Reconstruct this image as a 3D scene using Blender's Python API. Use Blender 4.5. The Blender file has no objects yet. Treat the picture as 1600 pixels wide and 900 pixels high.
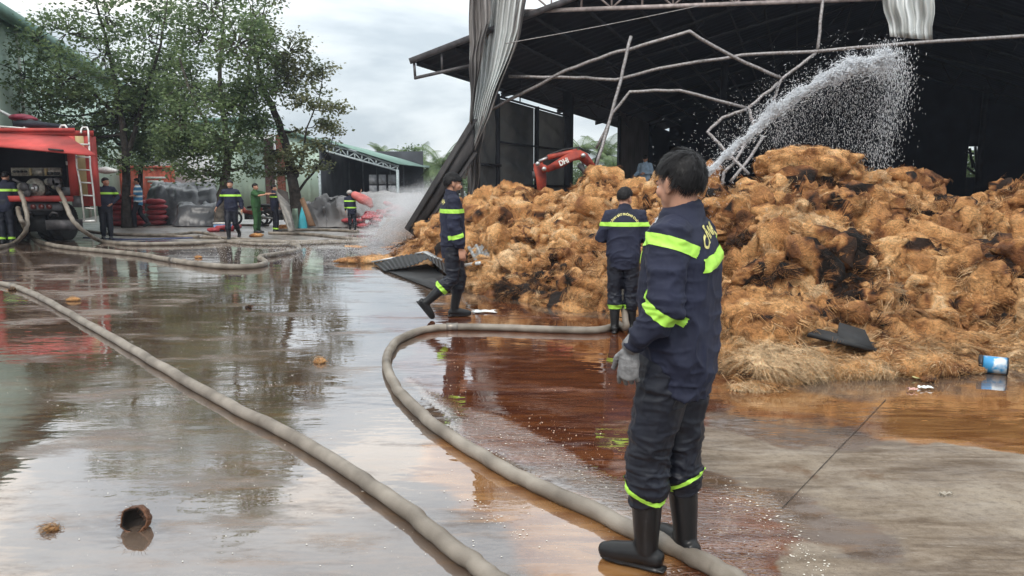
import bpy, bmesh, math, random
import numpy as np
from mathutils import Vector, Matrix, Euler
from mathutils.bvhtree import BVHTree
random.seed(7); RNG = np.random.default_rng(7)
R = math.radians; PI = math.pi
C = bpy.context.scene.collection
# ------------------------------------------------------------------ camera, sky, sun, exposure
FPX, PITCH, HCAM = 1142.0, R(8.12), 1.6
cp, sp = math.cos(PITCH), math.sin(PITCH)
cam = bpy.data.cameras.new('camera'); cam.sensor_width = 36.0; cam.lens = 36.0*FPX/1600.0
cam.clip_start = 0.1; cam.clip_end = 4000
camo = bpy.data.objects.new('camera', cam); C.objects.link(camo)
camo.location = (0, 0, HCAM); camo.rotation_euler = (R(90)-PITCH, 0, 0)
sc = bpy.context.scene; sc.camera = camo
sc.view_settings.view_transform = 'Standard'; sc.view_settings.look = 'None'
sc.view_settings.exposure = 0.22; sc.view_settings.gamma = 1.0
sc.cycles.use_denoising = True
sc.cycles.max_bounces = 8; sc.cycles.transparent_max_bounces = 8; sc.cycles.volume_bounces = 2
sc.cycles.caustics_reflective = False; sc.cycles.caustics_refractive = False
SUN_EL, SUN_ROT = R(48), R(200)
w = bpy.data.worlds.new('World'); sc.world = w; w.use_nodes = True
nt = w.node_tree; nt.nodes.clear()
def wn(t, **k):
    n = nt.nodes.new(t)
    for a, b in k.items(): setattr(n, a, b)
    return n
out = wn('ShaderNodeOutputWorld'); bg = wn('ShaderNodeBackground'); bg.inputs[1].default_value = 0.1
sky = wn('ShaderNodeTexSky', sky_type='NISHITA', sun_disc=False, sun_elevation=SUN_EL, sun_rotation=SUN_ROT, dust_density=3.0)
tc = wn('ShaderNodeTexCoord'); mp = wn('ShaderNodeMapping'); mp.inputs['Scale'].default_value = (1, 1, 2.6); mp.inputs['Location'].default_value = (2.35, .4, 1.1)
n1 = wn('ShaderNodeTexNoise'); n1.inputs['Scale'].default_value = 2.4; n1.inputs['Detail'].default_value = 7; n1.inputs['Roughness'].default_value = .52
n1.inputs['Distortion'].default_value = .35
cr = wn('ShaderNodeValToRGB'); e = cr.color_ramp.elements
e[0].position = .39; e[0].color = (5.3, 6.0, 6.5, 1)
e[1].position = .60; e[1].color = (12.2, 11.7, 10.8, 1)
m = cr.color_ramp.elements.new(.47); m.color = (7.6, 8.2, 8.5, 1)
m = cr.color_ramp.elements.new(.56); m.color = (9.2, 9.6, 9.6, 1)
mix = wn('ShaderNodeMix', data_type='RGBA'); mix.inputs[0].default_value = .9
lk = nt.links.new
lk(tc.outputs['Generated'], mp.inputs[0]); lk(mp.outputs[0], n1.inputs[0]); lk(n1.outputs[0], cr.inputs[0])
lk(sky.outputs[0], mix.inputs[6]); lk(cr.outputs[0], mix.inputs[7])
# an overcast sky is brighter overhead than at the horizon
sx = wn('ShaderNodeSeparateXYZ'); lk(tc.outputs['Generated'], sx.inputs[0])
mr = wn('ShaderNodeMapRange'); mr.inputs[1].default_value = 0.05; mr.inputs[2].default_value = .75; mr.inputs[3].default_value = 1.0; mr.inputs[4].default_value = 1.9
lk(sx.outputs[2], mr.inputs[0])
ml = wn('ShaderNodeVectorMath', operation='SCALE'); lk(mix.outputs[2], ml.inputs[0]); lk(mr.outputs[0], ml.inputs['Scale'])
lk(ml.outputs[0], bg.inputs[0]); lk(bg.outputs[0], out.inputs[0])
sl = bpy.data.lights.new('sun', 'SUN'); sl.energy = 1.5; sl.angle = R(12); sl.color = (1, .95, .88)
so = bpy.data.objects.new('sun', sl); C.objects.link(so)
# sky sun_rotation is measured from +Y clockwise seen from above
sd = Vector((math.sin(SUN_ROT)*math.cos(SUN_EL), math.cos(SUN_ROT)*math.cos(SUN_EL), math.sin(SUN_EL)))
so.rotation_euler = sd.to_track_quat('Z', 'Y').to_euler(); so.location = (0, -10, 30)

# ------------------------------------------------------------------ picture <-> world
def ray(px, py):
    x = (px-800)/FPX; v = (450-py)/FPX
    return x, cp+v*sp, -sp+v*cp
def P(px, py, Y):
    x, dy, dz = ray(px, py); return Vector((x*Y/dy, Y, HCAM+dz*Y/dy))
def G(px, py, z=0.0):
    x, dy, dz = ray(px, py); t = (z-HCAM)/dz; return Vector((x*t, dy*t, z))
def proj(X, Y, Z):
    d = Y*cp-(Z-HCAM)*sp; u = Y*sp+(Z-HCAM)*cp
    d = np.maximum(d, 1e-3) if isinstance(d, np.ndarray) else max(d, 1e-3)
    return 800+FPX*X/d, 450-FPX*u/d

# ------------------------------------------------------------------ numpy noise
def _h(i, j, k, s=0):
    n = (i*374761393+j*668265263+k*2147483647+s*974711) & 0xffffffff
    n = ((n ^ (n >> 13))*1274126177) & 0xffffffff
    return ((n ^ (n >> 16)) & 0xffff)/65535.0
def vnoise(p, s=0):
    p = np.asarray(p, float); f = np.floor(p).astype(np.int64); t = p-f; t = t*t*t*(t*(t*6-15)+10)
    r = 0
    for a in (0, 1):
        for b in (0, 1):
            for c in (0, 1):
                wgt = (t[:, 0] if a else 1-t[:, 0])*(t[:, 1] if b else 1-t[:, 1])*(t[:, 2] if c else 1-t[:, 2])
                r = r+wgt*_h(f[:, 0]+a, f[:, 1]+b, f[:, 2]+c, s)
    return r*2-1
def fbm(p, o=4, s=0, g=.5):
    r = 0; a = 1; p = np.asarray(p, float)
    for i in range(o): r = r+a*vnoise(p, s+i*17); p = p*2.03+5.1; a *= g
    return r
def worley(p, s=0):
    p = np.asarray(p, float); f = np.floor(p).astype(np.int64); best = np.full(len(p), 9.0)
    for a in (-1, 0, 1):
        for b in (-1, 0, 1):
            for c in (-1, 0, 1):
                i, j, k = f[:, 0]+a, f[:, 1]+b, f[:, 2]+c
                d = (i+_h(i, j, k, s)-p[:, 0])**2+(j+_h(i, j, k, s+1)-p[:, 1])**2+(k+_h(i, j, k, s+2)-p[:, 2])**2
                best = np.minimum(best, d)
    return np.sqrt(best)

# ------------------------------------------------------------------ materials
MATS = {}
def mat(name, col, rough=.7, metal=0, var=.25, scale=6, bump=0, bscale=30, spec=.5, col2=None, trans=0, stretch=(1, 1, 1), coord='Object', detail=6, lo=.35, hi=.65, bdist=.02):
    if name in MATS: return MATS[name]
    m = bpy.data.materials.new(name); m.use_nodes = True; t = m.node_tree; n = t.nodes; b = n['Principled BSDF']
    b.inputs['Roughness'].default_value = rough; b.inputs['Metallic'].default_value = metal; b.inputs['Specular IOR Level'].default_value = spec
    tcn = n.new('ShaderNodeTexCoord'); mpn = n.new('ShaderNodeMapping'); mpn.inputs['Scale'].default_value = stretch
    t.links.new(tcn.outputs[coord], mpn.inputs[0])
    nz = n.new('ShaderNodeTexNoise'); nz.inputs['Scale'].default_value = scale; nz.inputs['Detail'].default_value = detail
    t.links.new(mpn.outputs[0], nz.inputs[0])
    rp = n.new('ShaderNodeValToRGB'); c2 = col2 or tuple(max(0, c*(1-var)) for c in col)
    rp.color_ramp.elements[0].position = lo; rp.color_ramp.elements[0].color = (*c2, 1)
    rp.color_ramp.elements[1].position = hi; rp.color_ramp.elements[1].color = (*(c if col2 else min(1, c*(1+var*.6)) for c in col), 1)
    t.links.new(nz.outputs[0], rp.inputs[0]); t.links.new(rp.outputs[0], b.inputs['Base Color'])
    if bump:
        nb = n.new('ShaderNodeTexNoise'); nb.inputs['Scale'].default_value = bscale; nb.inputs['Detail'].default_value = 5
        t.links.new(mpn.outputs[0], nb.inputs[0])
        bp = n.new('ShaderNodeBump'); bp.inputs['Strength'].default_value = bump; bp.inputs['Distance'].default_value = bdist
        t.links.new(nb.outputs[0], bp.inputs['Height']); t.links.new(bp.outputs[0], b.inputs['Normal'])
    if trans:
        tr = n.new('ShaderNodeBsdfTranslucent'); t.links.new(rp.outputs[0], tr.inputs[0])
        mx = n.new('ShaderNodeMixShader'); mx.inputs[0].default_value = trans
        t.links.new(b.outputs[0], mx.inputs[1]); t.links.new(tr.outputs[0], mx.inputs[2])
        t.links.new(mx.outputs[0], n['Material Output'].inputs[0])
    MATS[name] = m; return m

# ------------------------------------------------------------------ mesh building
class MB:
    def __init__(s): s.v = []; s.f = []; s.n = 0
    def add(s, v, f):
        v = np.asarray(v, float).reshape(-1, 3); s.v.append(v); s.f += [tuple(i+s.n for i in q) for q in f]; s.n += len(v); return s
    def box(s, c, size, rot=None, taper=1):
        x, y, z = (q/2 for q in size)
        p = [(-x, -y, -z), (x, -y, -z), (x, y, -z), (-x, y, -z), (-x*taper, -y*taper, z), (x*taper, -y*taper, z), (x*taper, y*taper, z), (-x*taper, y*taper, z)]
        if rot is not None:
            M = Euler(rot).to_matrix() if not isinstance(rot, Matrix) else rot
            p = [M@Vector(q) for q in p]
        c = Vector(c); p = [Vector(q)+c for q in p]
        return s.add(p, [(0, 3, 2, 1), (4, 5, 6, 7), (0, 1, 5, 4), (1, 2, 6, 5), (2, 3, 7, 6), (3, 0, 4, 7)])
    def tube(s, pts, r, n=10, flat=1.0, up=(0, 0, 1), cap=True, rnd=False):
        pts = [Vector(p) for p in pts]; N = len(pts)
        if not hasattr(r, '__len__'): r = [r]*N
        if rnd:   # rounded ends
            d0 = (pts[0]-pts[1]).normalized(); d1 = (pts[-1]-pts[-2]).normalized()
            r = [r[0]*.55, r[0]*.88]+list(r)+[r[-1]*.88, r[-1]*.55]
            pts = [pts[0]+d0*r[2]*.8, pts[0]+d0*r[2]*.48]+pts+[pts[-1]+d1*r[-3]*.48, pts[-1]+d1*r[-3]*.8]; N += 4
        V = []; a = None
        for i, p in enumerate(pts):
            d = ((pts[min(i+1, N-1)]-p)+(p-pts[max(i-1, 0)])).normalized()
            if a is None:
                u = Vector(up)
                if abs(d.dot(u)) > .95: u = Vector((1, 0, 0)) if abs(d.x) < .9 else Vector((0, 1, 0))
                a = (u-d*u.dot(d)).normalized()
            else: a = (a-d*a.dot(d)).normalized()
            b = d.cross(a)
            for k in range(n):
                t = 2*PI*k/n; V.append(p+a*math.cos(t)*r[i]*flat+b*math.sin(t)*r[i])
        F = [(i*n+k, i*n+(k+1) % n, (i+1)*n+(k+1) % n, (i+1)*n+k) for i in range(N-1) for k in range(n)]
        if cap: F += [tuple(reversed(range(n))), tuple((N-1)*n+k for k in range(n))]
        return s.add(V, F)
    def rings(s, rings, n=20):
        """rings: (centre, rx, ry[, squareness]) stacked, ellipses in local XY"""
        V = []
        for q in rings:
            c, rx, ry = q[0], q[1], q[2]; ex = q[3] if len(q) > 3 else 1
            for k in range(n):
                t = 2*PI*k/n; cc, ss = math.cos(t), math.sin(t)
                V.append((c[0]+rx*math.copysign(abs(cc)**ex, cc), c[1]+ry*math.copysign(abs(ss)**ex, ss), c[2]))
        N = len(rings)
        F = [(i*n+k, i*n+(k+1) % n, (i+1)*n+(k+1) % n, (i+1)*n+k) for i in range(N-1) for k in range(n)]
        F += [tuple(reversed(range(n))), tuple((N-1)*n+k for k in range(n))]
        return s.add(V, F)
    def ell(s, c, r, M=None, n=16, m=10):
        V = []; c = Vector(c)
        for i in range(1, m):
            ph = PI*i/m
            for k in range(n):
                t = 2*PI*k/n; p = Vector((r[0]*math.sin(ph)*math.cos(t), r[1]*math.sin(ph)*math.sin(t), r[2]*math.cos(ph)))
                V.append(c+(M@p if M else p))
        a = len(V); V += [c+(M@Vector((0, 0, r[2])) if M else Vector((0, 0, r[2]))), c-(M@Vector((0, 0, r[2])) if M else Vector((0, 0, r[2])))]
        F = [(i*n+k, (i+1)*n+k, (i+1)*n+(k+1) % n, i*n+(k+1) % n) for i in range(m-2) for k in range(n)]
        F += [(a, k, (k+1) % n) for k in range(n)]+[(a+1, (m-2)*n+(k+1) % n, (m-2)*n+k) for k in range(n)]
        return s.add(V, F)
    def cyl(s, c, axis, r, h, n=20, r2=None):
        ax = Vector(axis).normalized(); c = Vector(c)
        return s.tube([c-ax*h/2, c+ax*h/2], [r, r if r2 is None else r2], n)
    def grid(s, fn, nu, nv, thick=0):
        V = [fn(i/nu, j/nv) for j in range(nv+1) for i in range(nu+1)]; F = []
        for j in range(nv):
            for i in range(nu): a = j*(nu+1)+i; F.append((a, a+1, a+nu+2, a+nu+1))
        if thick:
            A = np.array(V).reshape(nv+1, nu+1, 3); du = np.gradient(A, axis=1); dv = np.gradient(A, axis=0)
            nn = np.cross(du, dv); nn /= np.linalg.norm(nn, axis=2, keepdims=True)+1e-9
            B = (A+nn*thick).reshape(-1, 3); o = len(V); V = list(map(tuple, A.reshape(-1, 3)))+list(map(tuple, B))
            F += [tuple(reversed([q+o for q in f])) for f in list(F)]
            rim = [i for i in range(nu+1)]+[j*(nu+1)+nu for j in range(1, nv+1)]+[nv*(nu+1)+i for i in range(nu-1, -1, -1)]+[j*(nu+1) for j in range(nv-1, 0, -1)]
            for q in range(len(rim)):
                a, b = rim[q], rim[(q+1) % len(rim)]; F.append((b, a, a+o, b+o))
        return s.add(V, F)
    def mesh(s, name='m', off=None):
        v = np.vstack(s.v)
        if off is not None: v = v-np.array(off)
        me = bpy.data.meshes.new(name); L = np.array([len(f) for f in s.f]); idx = np.fromiter((i for f in s.f for i in f), np.int32)
        me.vertices.add(len(v)); me.vertices.foreach_set('co', v.ravel())
        me.loops.add(len(idx)); me.loops.foreach_set('vertex_index', idx)
        me.polygons.add(len(L)); me.polygons.foreach_set('loop_start', np.concatenate([[0], np.cumsum(L)[:-1]]).astype(np.int32))
        me.update(calc_edges=True); me.validate(); return me
def fastmesh(name, v, f):
    """v (n,3), f (m,k) uniform faces"""
    me = bpy.data.meshes.new(name); v = np.asarray(v, np.float32); f = np.asarray(f, np.int32)
    me.vertices.add(len(v)); me.vertices.foreach_set('co', v.ravel())
    me.loops.add(f.size); me.loops.foreach_set('vertex_index', f.ravel())
    me.polygons.add(len(f)); me.polygons.foreach_set('loop_start', (np.arange(len(f))*f.shape[1]).astype(np.int32))
    me.update(calc_edges=True); return me
def link(name, me, material, parent=None, smooth=False, **props):
    o = bpy.data.objects.new(name, me); C.objects.link(o)
    if material and not me.materials: me.materials.append(material)
    if smooth: me.polygons.foreach_set('use_smooth', np.ones(len(me.polygons), bool))
    if parent: o.parent = parent
    for k, v in props.items(): o[k] = v
    return o
def tag(o, label=None, cat=None, group=None, kind=None):
    if label: o['label'] = label
    if cat: o['category'] = cat
    if group: o['group'] = group
    if kind: o['kind'] = kind
    return o
def thing(name, label, cat, loc, rz=0, group=None):
    o = bpy.data.objects.new(name, None); C.objects.link(o); o.location = loc; o.rotation_euler = (0, 0, rz); o.empty_display_size = .1
    return tag(o, label, cat, group)
def part(name, mb, material, root, smooth=False, **props):
    """mb is in world coordinates; root (an unrotated Empty, or a part of one) sits at root.location"""
    base = root
    while base.parent: base = base.parent
    me = mb.mesh(name, tuple(base.location)) if isinstance(mb, MB) else mb
    return link(name, me, material, root, smooth, **props)
def solo(name, mb, material, label, cat, smooth=False, group=None, kind=None):
    v = np.vstack(mb.v); c = v.mean(0); c[2] = v[:, 2].min()
    o = link(name, mb.mesh(name, tuple(c)), material, None, smooth); o.location = tuple(c)
    return tag(o, label, cat, group, kind)
def copy_tree(o, parent=None):
    c = o.copy(); C.objects.link(c)
    if parent: c.parent = parent
    for ch in o.children: copy_tree(ch, c)
    return c
def remesh(mb, vox, smooth_it=3, fac=.5, off=None):
    me = mb.mesh('tmp', off); o = bpy.data.objects.new('tmp', me); C.objects.link(o)
    md = o.modifiers.new('r', 'REMESH'); md.mode = 'VOXEL'; md.voxel_size = vox; md.use_smooth_shade = True
    if smooth_it:
        ms = o.modifiers.new('s', 'SMOOTH'); ms.factor = fac; ms.iterations = smooth_it
    dg = bpy.context.evaluated_depsgraph_get(); r = bpy.data.meshes.new_from_object(o.evaluated_get(dg), depsgraph=dg)
    bpy.data.objects.remove(o); bpy.data.meshes.remove(me)
    r.polygons.foreach_set('use_smooth', np.ones(len(r.polygons), bool)); return r
def getco(me):
    a = np.empty(len(me.vertices)*3, np.float32); me.vertices.foreach_get('co', a); return a.reshape(-1, 3).astype(float)
def getno(me):
    a = np.empty(len(me.vertices)*3, np.float32); me.vertices.foreach_get('normal', a); return a.reshape(-1, 3).astype(float)
def setco(me, v): me.vertices.foreach_set('co', v.astype(np.float32).ravel()); me.update()
# ------------------------------------------------------------------ ground: one sheet, wet concrete with standing muddy water
def poly_sdf(x, y, poly):
    """signed distance (positive inside) in picture units, used to lay out stains and water on the ground sheet"""
    poly = np.array(poly, float); n = len(poly); d = np.full(x.shape, 1e9); inside = np.zeros(x.shape, bool)
    for i in range(n):
        a, b = poly[i], poly[(i+1) % n]; e = b-a; wx, wy = x-a[0], y-a[1]
        t = np.clip((wx*e[0]+wy*e[1])/(e@e), 0, 1); d = np.minimum(d, np.hypot(wx-e[0]*t, wy-e[1]*t))
        c = ((a[1] > y) != (b[1] > y)) & (x < (b[0]-a[0])*(y-a[1])/(b[1]-a[1]+1e-9)+a[0]); inside ^= c
    return np.where(inside, d, -d)
def sm(x, a, b): t = np.clip((x-a)/(b-a), 0, 1); return t*t*(3-2*t)
def to_world(poly): return [tuple(G(*p))[:2] for p in poly]
ys = np.concatenate([-60+np.arange(0, 62, 4.0), np.geomspace(2.0, 30, 420), np.geomspace(31, 3000, 50)])
ts = np.concatenate([-np.geomspace(40, 1.05, 14), np.linspace(-1, 1, 420), np.geomspace(1.05, 40, 14)])
YY, TT = np.meshgrid(ys, ts, indexing='ij'); XX = TT*np.maximum(YY, 6)
gx, gy = XX.ravel(), YY.ravel(); nu, nv = len(ts), len(ys)
ii = np.arange(nv-1)[:, None]*nu+np.arange(nu-1)[None, :]; ii = ii.ravel()
gf = np.stack([ii, ii+1, ii+nu+1, ii+nu], 1)
gme = fastmesh('ground', np.stack([gx, gy, np.zeros_like(gx)], 1), gf)
wob = fbm(np.stack([gx*1.1, gy*1.1, gx*0], 1), 4, 3)*.22
DRY = to_world([(1085, 668), (1180, 664), (1300, 682), (1420, 700), (1620, 726), (1900, 760), (2300, 1500), (1420, 1100), (1300, 905), (1262, 822), (1205, 775), (1150, 758), (1092, 735)])
DEEP = to_world([(595, 498), (760, 470), (960, 500), (1200, 610), (1600, 590), (1900, 610), (1700, 700), (1400, 690), (1120, 655), (1092, 735), (1230, 800), (1290, 905), (1180, 905), (1000, 800), (800, 720), (640, 620), (596, 560)])
OCH = to_world([(620, 640), (700, 690), (960, 800), (1080, 880), (1000, 960), (800, 830), (640, 745)])
RIP = to_world([(640, 590), (720, 640), (960, 745), (1200, 770), (1262, 822), (1296, 905), (1380, 1100), (1100, 1000), (1060, 840), (900, 760), (700, 660)])
FAR = to_world([(-400, 385), (120, 378), (420, 388), (560, 392), (640, 350), (640, 325), (-400, 325)])
DAMP2 = to_world([(-100, 400), (150, 420), (330, 470), (220, 500), (-100, 520)])
fade = 1+gy*.03
dry = sm(poly_sdf(gx, gy, DRY)+wob*1.3, -.10, .22)
dry = np.maximum(dry, .6*sm(poly_sdf(gx, gy, FAR)/3+wob*1.5, -.1, .5))
dry = np.maximum(dry, .3*sm(poly_sdf(gx, gy, DAMP2)+wob*3, -.1, .6))
deep = sm(poly_sdf(gx, gy, DEEP)+wob*1.5, -.12, .25)
och = np.maximum(sm(poly_sdf(gx, gy, OCH)+wob*1.5, -.2, .3), 0)
OCH2 = to_world([(1090, 610), (1250, 600), (1600, 590), (1900, 610), (1900, 740), (1600, 722), (1400, 692), (1240, 660), (1100, 650)])
och2 = sm(poly_sdf(gx, gy, OCH2)+wob*1.5, -.15, .35)
rip = sm(poly_sdf(gx, gy, RIP)+wob*.5, -.06, .12)
deep = deep*(1-.75*och2); och = np.maximum(och, .85*och2)
for nme, a in (('dry', dry), ('deep', deep), ('ochre', och), ('ripple', rip)):
    at = gme.attributes.new(nme, 'FLOAT', 'POINT'); at.data.foreach_set('value', a.astype(np.float32))
gm = bpy.data.materials.new('wet_concrete'); gm.use_nodes = True; t = gm.node_tree; N = t.nodes; N.clear(); LK = t.links.new
def nd(ty, ins=None, **k):
    n = N.new(ty)
    for a, b in k.items(): setattr(n, a, b)
    for a, b in (ins or {}).items():
        if isinstance(b, bpy.types.NodeSocket): LK(b, n.inputs[a])
        else: n.inputs[a].default_value = b
    return n
def mixc(f, a, b): return nd('ShaderNodeMix', {0: f, 6: a, 7: b}, data_type='RGBA').outputs[2]
def mathn(op, a, b=0.0, clamp=False): return nd('ShaderNodeMath', {0: a, 1: b}, operation=op, use_clamp=clamp).outputs[0]
def ramp(f, p0, p1): return nd('ShaderNodeMapRange', {0: f, 1: p0, 2: p1}, interpolation_type='SMOOTHSTEP').outputs[0]
geo = nd('ShaderNodeNewGeometry').outputs['Position']
A = {k: nd('ShaderNodeAttribute', attribute_name=k).outputs['Fac'] for k in ('dry', 'deep', 'ochre', 'ripple')}
def noise(scale, detail=5, stretch=None, rough=.55, dist=0):
    src = geo
    if stretch: src = nd('ShaderNodeMapping', {0: geo, 'Scale': stretch[:3], 'Rotation': (0, 0, stretch[3] if len(stretch) > 3 else 0)}).outputs[0]
    return nd('ShaderNodeTexNoise', {'Vector': src, 'Scale': scale, 'Detail': detail, 'Roughness': rough, 'Distortion': dist}).outputs[0]
big = noise(.9, 6); med = noise(4, 7, None, .65); fine = noise(60, 4); streak = noise(2.2, 7, (1, 5, 1, -.3), .65, .6)
dryE = ramp(mathn('ADD', A['dry'], mathn('MULTIPLY', mathn('SUBTRACT', med, .5), .9)), .38, .62)
dryW = ramp(mathn('ADD', A['dry'], mathn('MULTIPLY', mathn('SUBTRACT', streak, .5), 1.3)), .3, .8)
deepE = ramp(mathn('ADD', A['deep'], mathn('MULTIPLY', mathn('SUBTRACT', streak, .5), .8)), .3, .75)
ochE = ramp(mathn('ADD', A['ochre'], mathn('MULTIPLY', mathn('SUBTRACT', streak, .5), .8)), .3, .8)
mud = mixc(ramp(big, .35, .65), (.070, .044, .030, 1), (.135, .10, .078, 1))
mud = mixc(mathn('MULTIPLY', ramp(streak, .45, .7), .8), mud, (.15, .085, .042, 1))
ochc = mixc(ramp(streak, .3, .7), (.14, .052, .015, 1), (.30, .15, .055, 1))
deepc = mixc(ramp(streak, .32, .68), (.055, .014, .006, 1), (.14, .045, .014, 1))
conc = mixc(ramp(streak, .3, .7), (.10, .072, .050, 1), (.23, .185, .142, 1))
conc = mixc(ramp(noise(1.3, 6), .48, .68), conc, (.27, .225, .175, 1))
conc = mixc(mathn('MULTIPLY', ramp(noise(150, 3), .55, .68), .5), conc, (.06, .045, .035, 1))
conc = mixc(mathn('MULTIPLY', ramp(noise(22, 6, None, .7), .45, .7), .45), conc, (.07, .05, .036, 1))
conc = mixc(mathn('MULTIPLY', ramp(noise(7, 6, (1, 7, 1, -.3), .7), .58, .7), .5), conc, (.36, .32, .27, 1))
conc = mixc(ramp(noise(.8, 7, None, .7), .60, .72), conc, (.09, .045, .02, 1))
col = mixc(ochE, mud, ochc); col = mixc(deepE, col, deepc); col = mixc(dryE, col, conc)
col = mixc(mathn('MULTIPLY', ramp(fine, .55, .8), .25), col, (.35, .3, .25, 1))
# bumps: slow swell, small wavelets, flow ripples
w1 = noise(1.6, 3, (1, 2.2, 1, .15)); w2 = noise(9, 3, (1, 2.2, 1, .1)); 
wr = nd('ShaderNodeTexNoise', {'Vector': nd('ShaderNodeMapping', {0: geo, 'Scale': (1, 2.6, 1), 'Rotation': (0, 0, -.5)}).outputs[0], 'Scale': 16, 'Detail': 3, 'Distortion': .9}).outputs[0]
calm = ramp(noise(.55, 3), .42, .62)
hgt = mathn('ADD', mathn('ADD', mathn('MULTIPLY', w1, .007), mathn('MULTIPLY', mathn('MULTIPLY', noise(48, 2), calm), .0005)), mathn('MULTIPLY', mathn('MULTIPLY', w2, .0017), mathn('POWER', calm, 2.0)))
hgt = mathn('ADD', hgt, mathn('MULTIPLY', mathn('MULTIPLY', wr, .038), mathn('MULTIPLY', A['ripple'], ramp(noise(1.6, 3), .25, .55))))
hdry = mathn('ADD', mathn('MULTIPLY', med, .02), mathn('MULTIPLY', fine, .003))
bw = nd('ShaderNodeBump', {'Height': hgt, 'Strength': .55, 'Distance': 1.0}).outputs[0]
bd = nd('ShaderNodeBump', {'Height': hdry, 'Strength': .7, 'Distance': 1.0}).outputs[0]
bed = nd('ShaderNodeBsdfDiffuse', {'Color': col, 'Normal': bd})
film = ramp(mathn('ADD', noise(.8, 7, (1, 2.6, 1, .25), .7), mathn('MULTIPLY', A['dry'], .25)), .50, .70)
wet = nd('ShaderNodeBsdfGlossy', {'Color': (.97, .98, 1, 1), 'Roughness': mathn('ADD', .018, mathn('MULTIPLY', film, .30)), 'Normal': bw})
fr = nd('ShaderNodeFresnel', {'IOR': 1.72, 'Normal': bw}).outputs[0]
lw = nd('ShaderNodeLayerWeight', {'Blend': .5, 'Normal': bw}).outputs['Facing']
fr = mathn('ADD', mathn('MULTIPLY', mathn('POWER', lw, 2.4), .88), .07)
fr = mathn('MULTIPLY', fr, mathn('SUBTRACT', 1.0, mathn('MULTIPLY', film, .60)))
ws = nd('ShaderNodeMixShader', {0: mathn('MULTIPLY', fr, 1.0), 1: bed.outputs[0], 2: wet.outputs[0]})
dg_ = nd('ShaderNodeBsdfGlossy', {'Color': (.8, .82, .85, 1), 'Roughness': mathn('ADD', .22, mathn('MULTIPLY', streak, .3)), 'Normal': bd})
frd = nd('ShaderNodeFresnel', {'IOR': mathn('ADD', 1.07, mathn('MULTIPLY', ramp(noise(1.7, 6, (1, 3, 1, -.35), .7), .42, .68), .2))}).outputs[0]
ds = nd('ShaderNodeMixShader', {0: frd, 1: bed.outputs[0], 2: dg_.outputs[0]})
fin = nd('ShaderNodeMixShader', {0: dryW, 1: ws.outputs[0], 2: ds.outputs[0]})
LK(fin.outputs[0], nd('ShaderNodeOutputMaterial').inputs[0])
tag(link('ground', gme, gm), 'wet muddy concrete yard with standing brown water', None, None, 'structure')
# slab joint (a narrow sealed gap) crossing the drier concrete
def joint(p0, p1, wd):
    a, b = G(*p0), G(*p1); d = (b-a).normalized(); s = Vector((-d.y, d.x, 0)); mb = MB(); n = 60; V = []; 
    for i in range(n+1):
        p = a.lerp(b, i/n); h = wd*(.6+.6*random.random()); V += [p+s*h+Vector((0, 0, .004)), p-s*h+Vector((0, 0, .004))]
    mb.add(V, [(2*i, 2*i+1, 2*i+3, 2*i+2) for i in range(n)])
    tag(link('slab_joint', mb.mesh(), mat('joint_tar', (.03, .022, .017), .9)), kind='structure')
joint((1222, 795), (1384, 625), .0028)
# foam: flecks and bubbles drifting on the water
def foam_flecks():
    mb = MB(); 
    def fleck(p, r):
        n = 7; V = [p+Vector((math.cos(a)*r*random.uniform(.6, 1.2), math.sin(a)*r*random.uniform(.4, .9), .003)) for a in [2*PI*k/n for k in range(n)]]
        V.append(p+Vector((0, 0, .003+r*.35))); mb.add(V, [(k, (k+1) % n, n) for k in range(n)])
    lines = [([(640, 600), (700, 640), (760, 672), (830, 700), (900, 740), (960, 765)], 260, 9), ([(610, 650), (680, 668), (760, 700), (830, 745), (900, 790), (980, 825)], 170, 6),
             ([(700, 610), (800, 640), (880, 680), (940, 705)], 220, 14), ([(1110, 765), (1180, 795), (1240, 840), (1285, 895)], 420, 16), ([(700, 770), (760, 800), (820, 838)], 110, 8),
             ([(380, 612), (430, 600), (460, 585)], 60, 2), ([(20, 590), (40, 610), (90, 632), (150, 648)], 60, 3), ([(700, 560), (730, 590), (760, 600)], 60, 10)]
    for pts, cnt, spread in lines:
        for _ in range(cnt):
            s = random.random()*(len(pts)-1); i = int(s); f = s-i
            x = pts[i][0]*(1-f)+pts[i+1][0]*f+random.gauss(0, spread); y = pts[i][1]*(1-f)+pts[i+1][1]*f+random.gauss(0, spread*.7)
            
            if random.random() < .5: fleck(G(x, y), random.choice([.002, .003, .0035, .006]))
    for _ in range(420):
        x = random.uniform(0, 1290); y = random.uniform(500, 895)
        if x > 1100 and y < 760: continue
        fleck(G(x, y), random.choice([.0018, .0022, .003, .0045]))
    o = link('foam', mb.mesh(), mat('foam_white', (.72, .68, .6), .5)); tag(o, 'white foam flecks and bubbles drifting on the brown water', 'foam', None, 'stuff')
foam_flecks()

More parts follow.
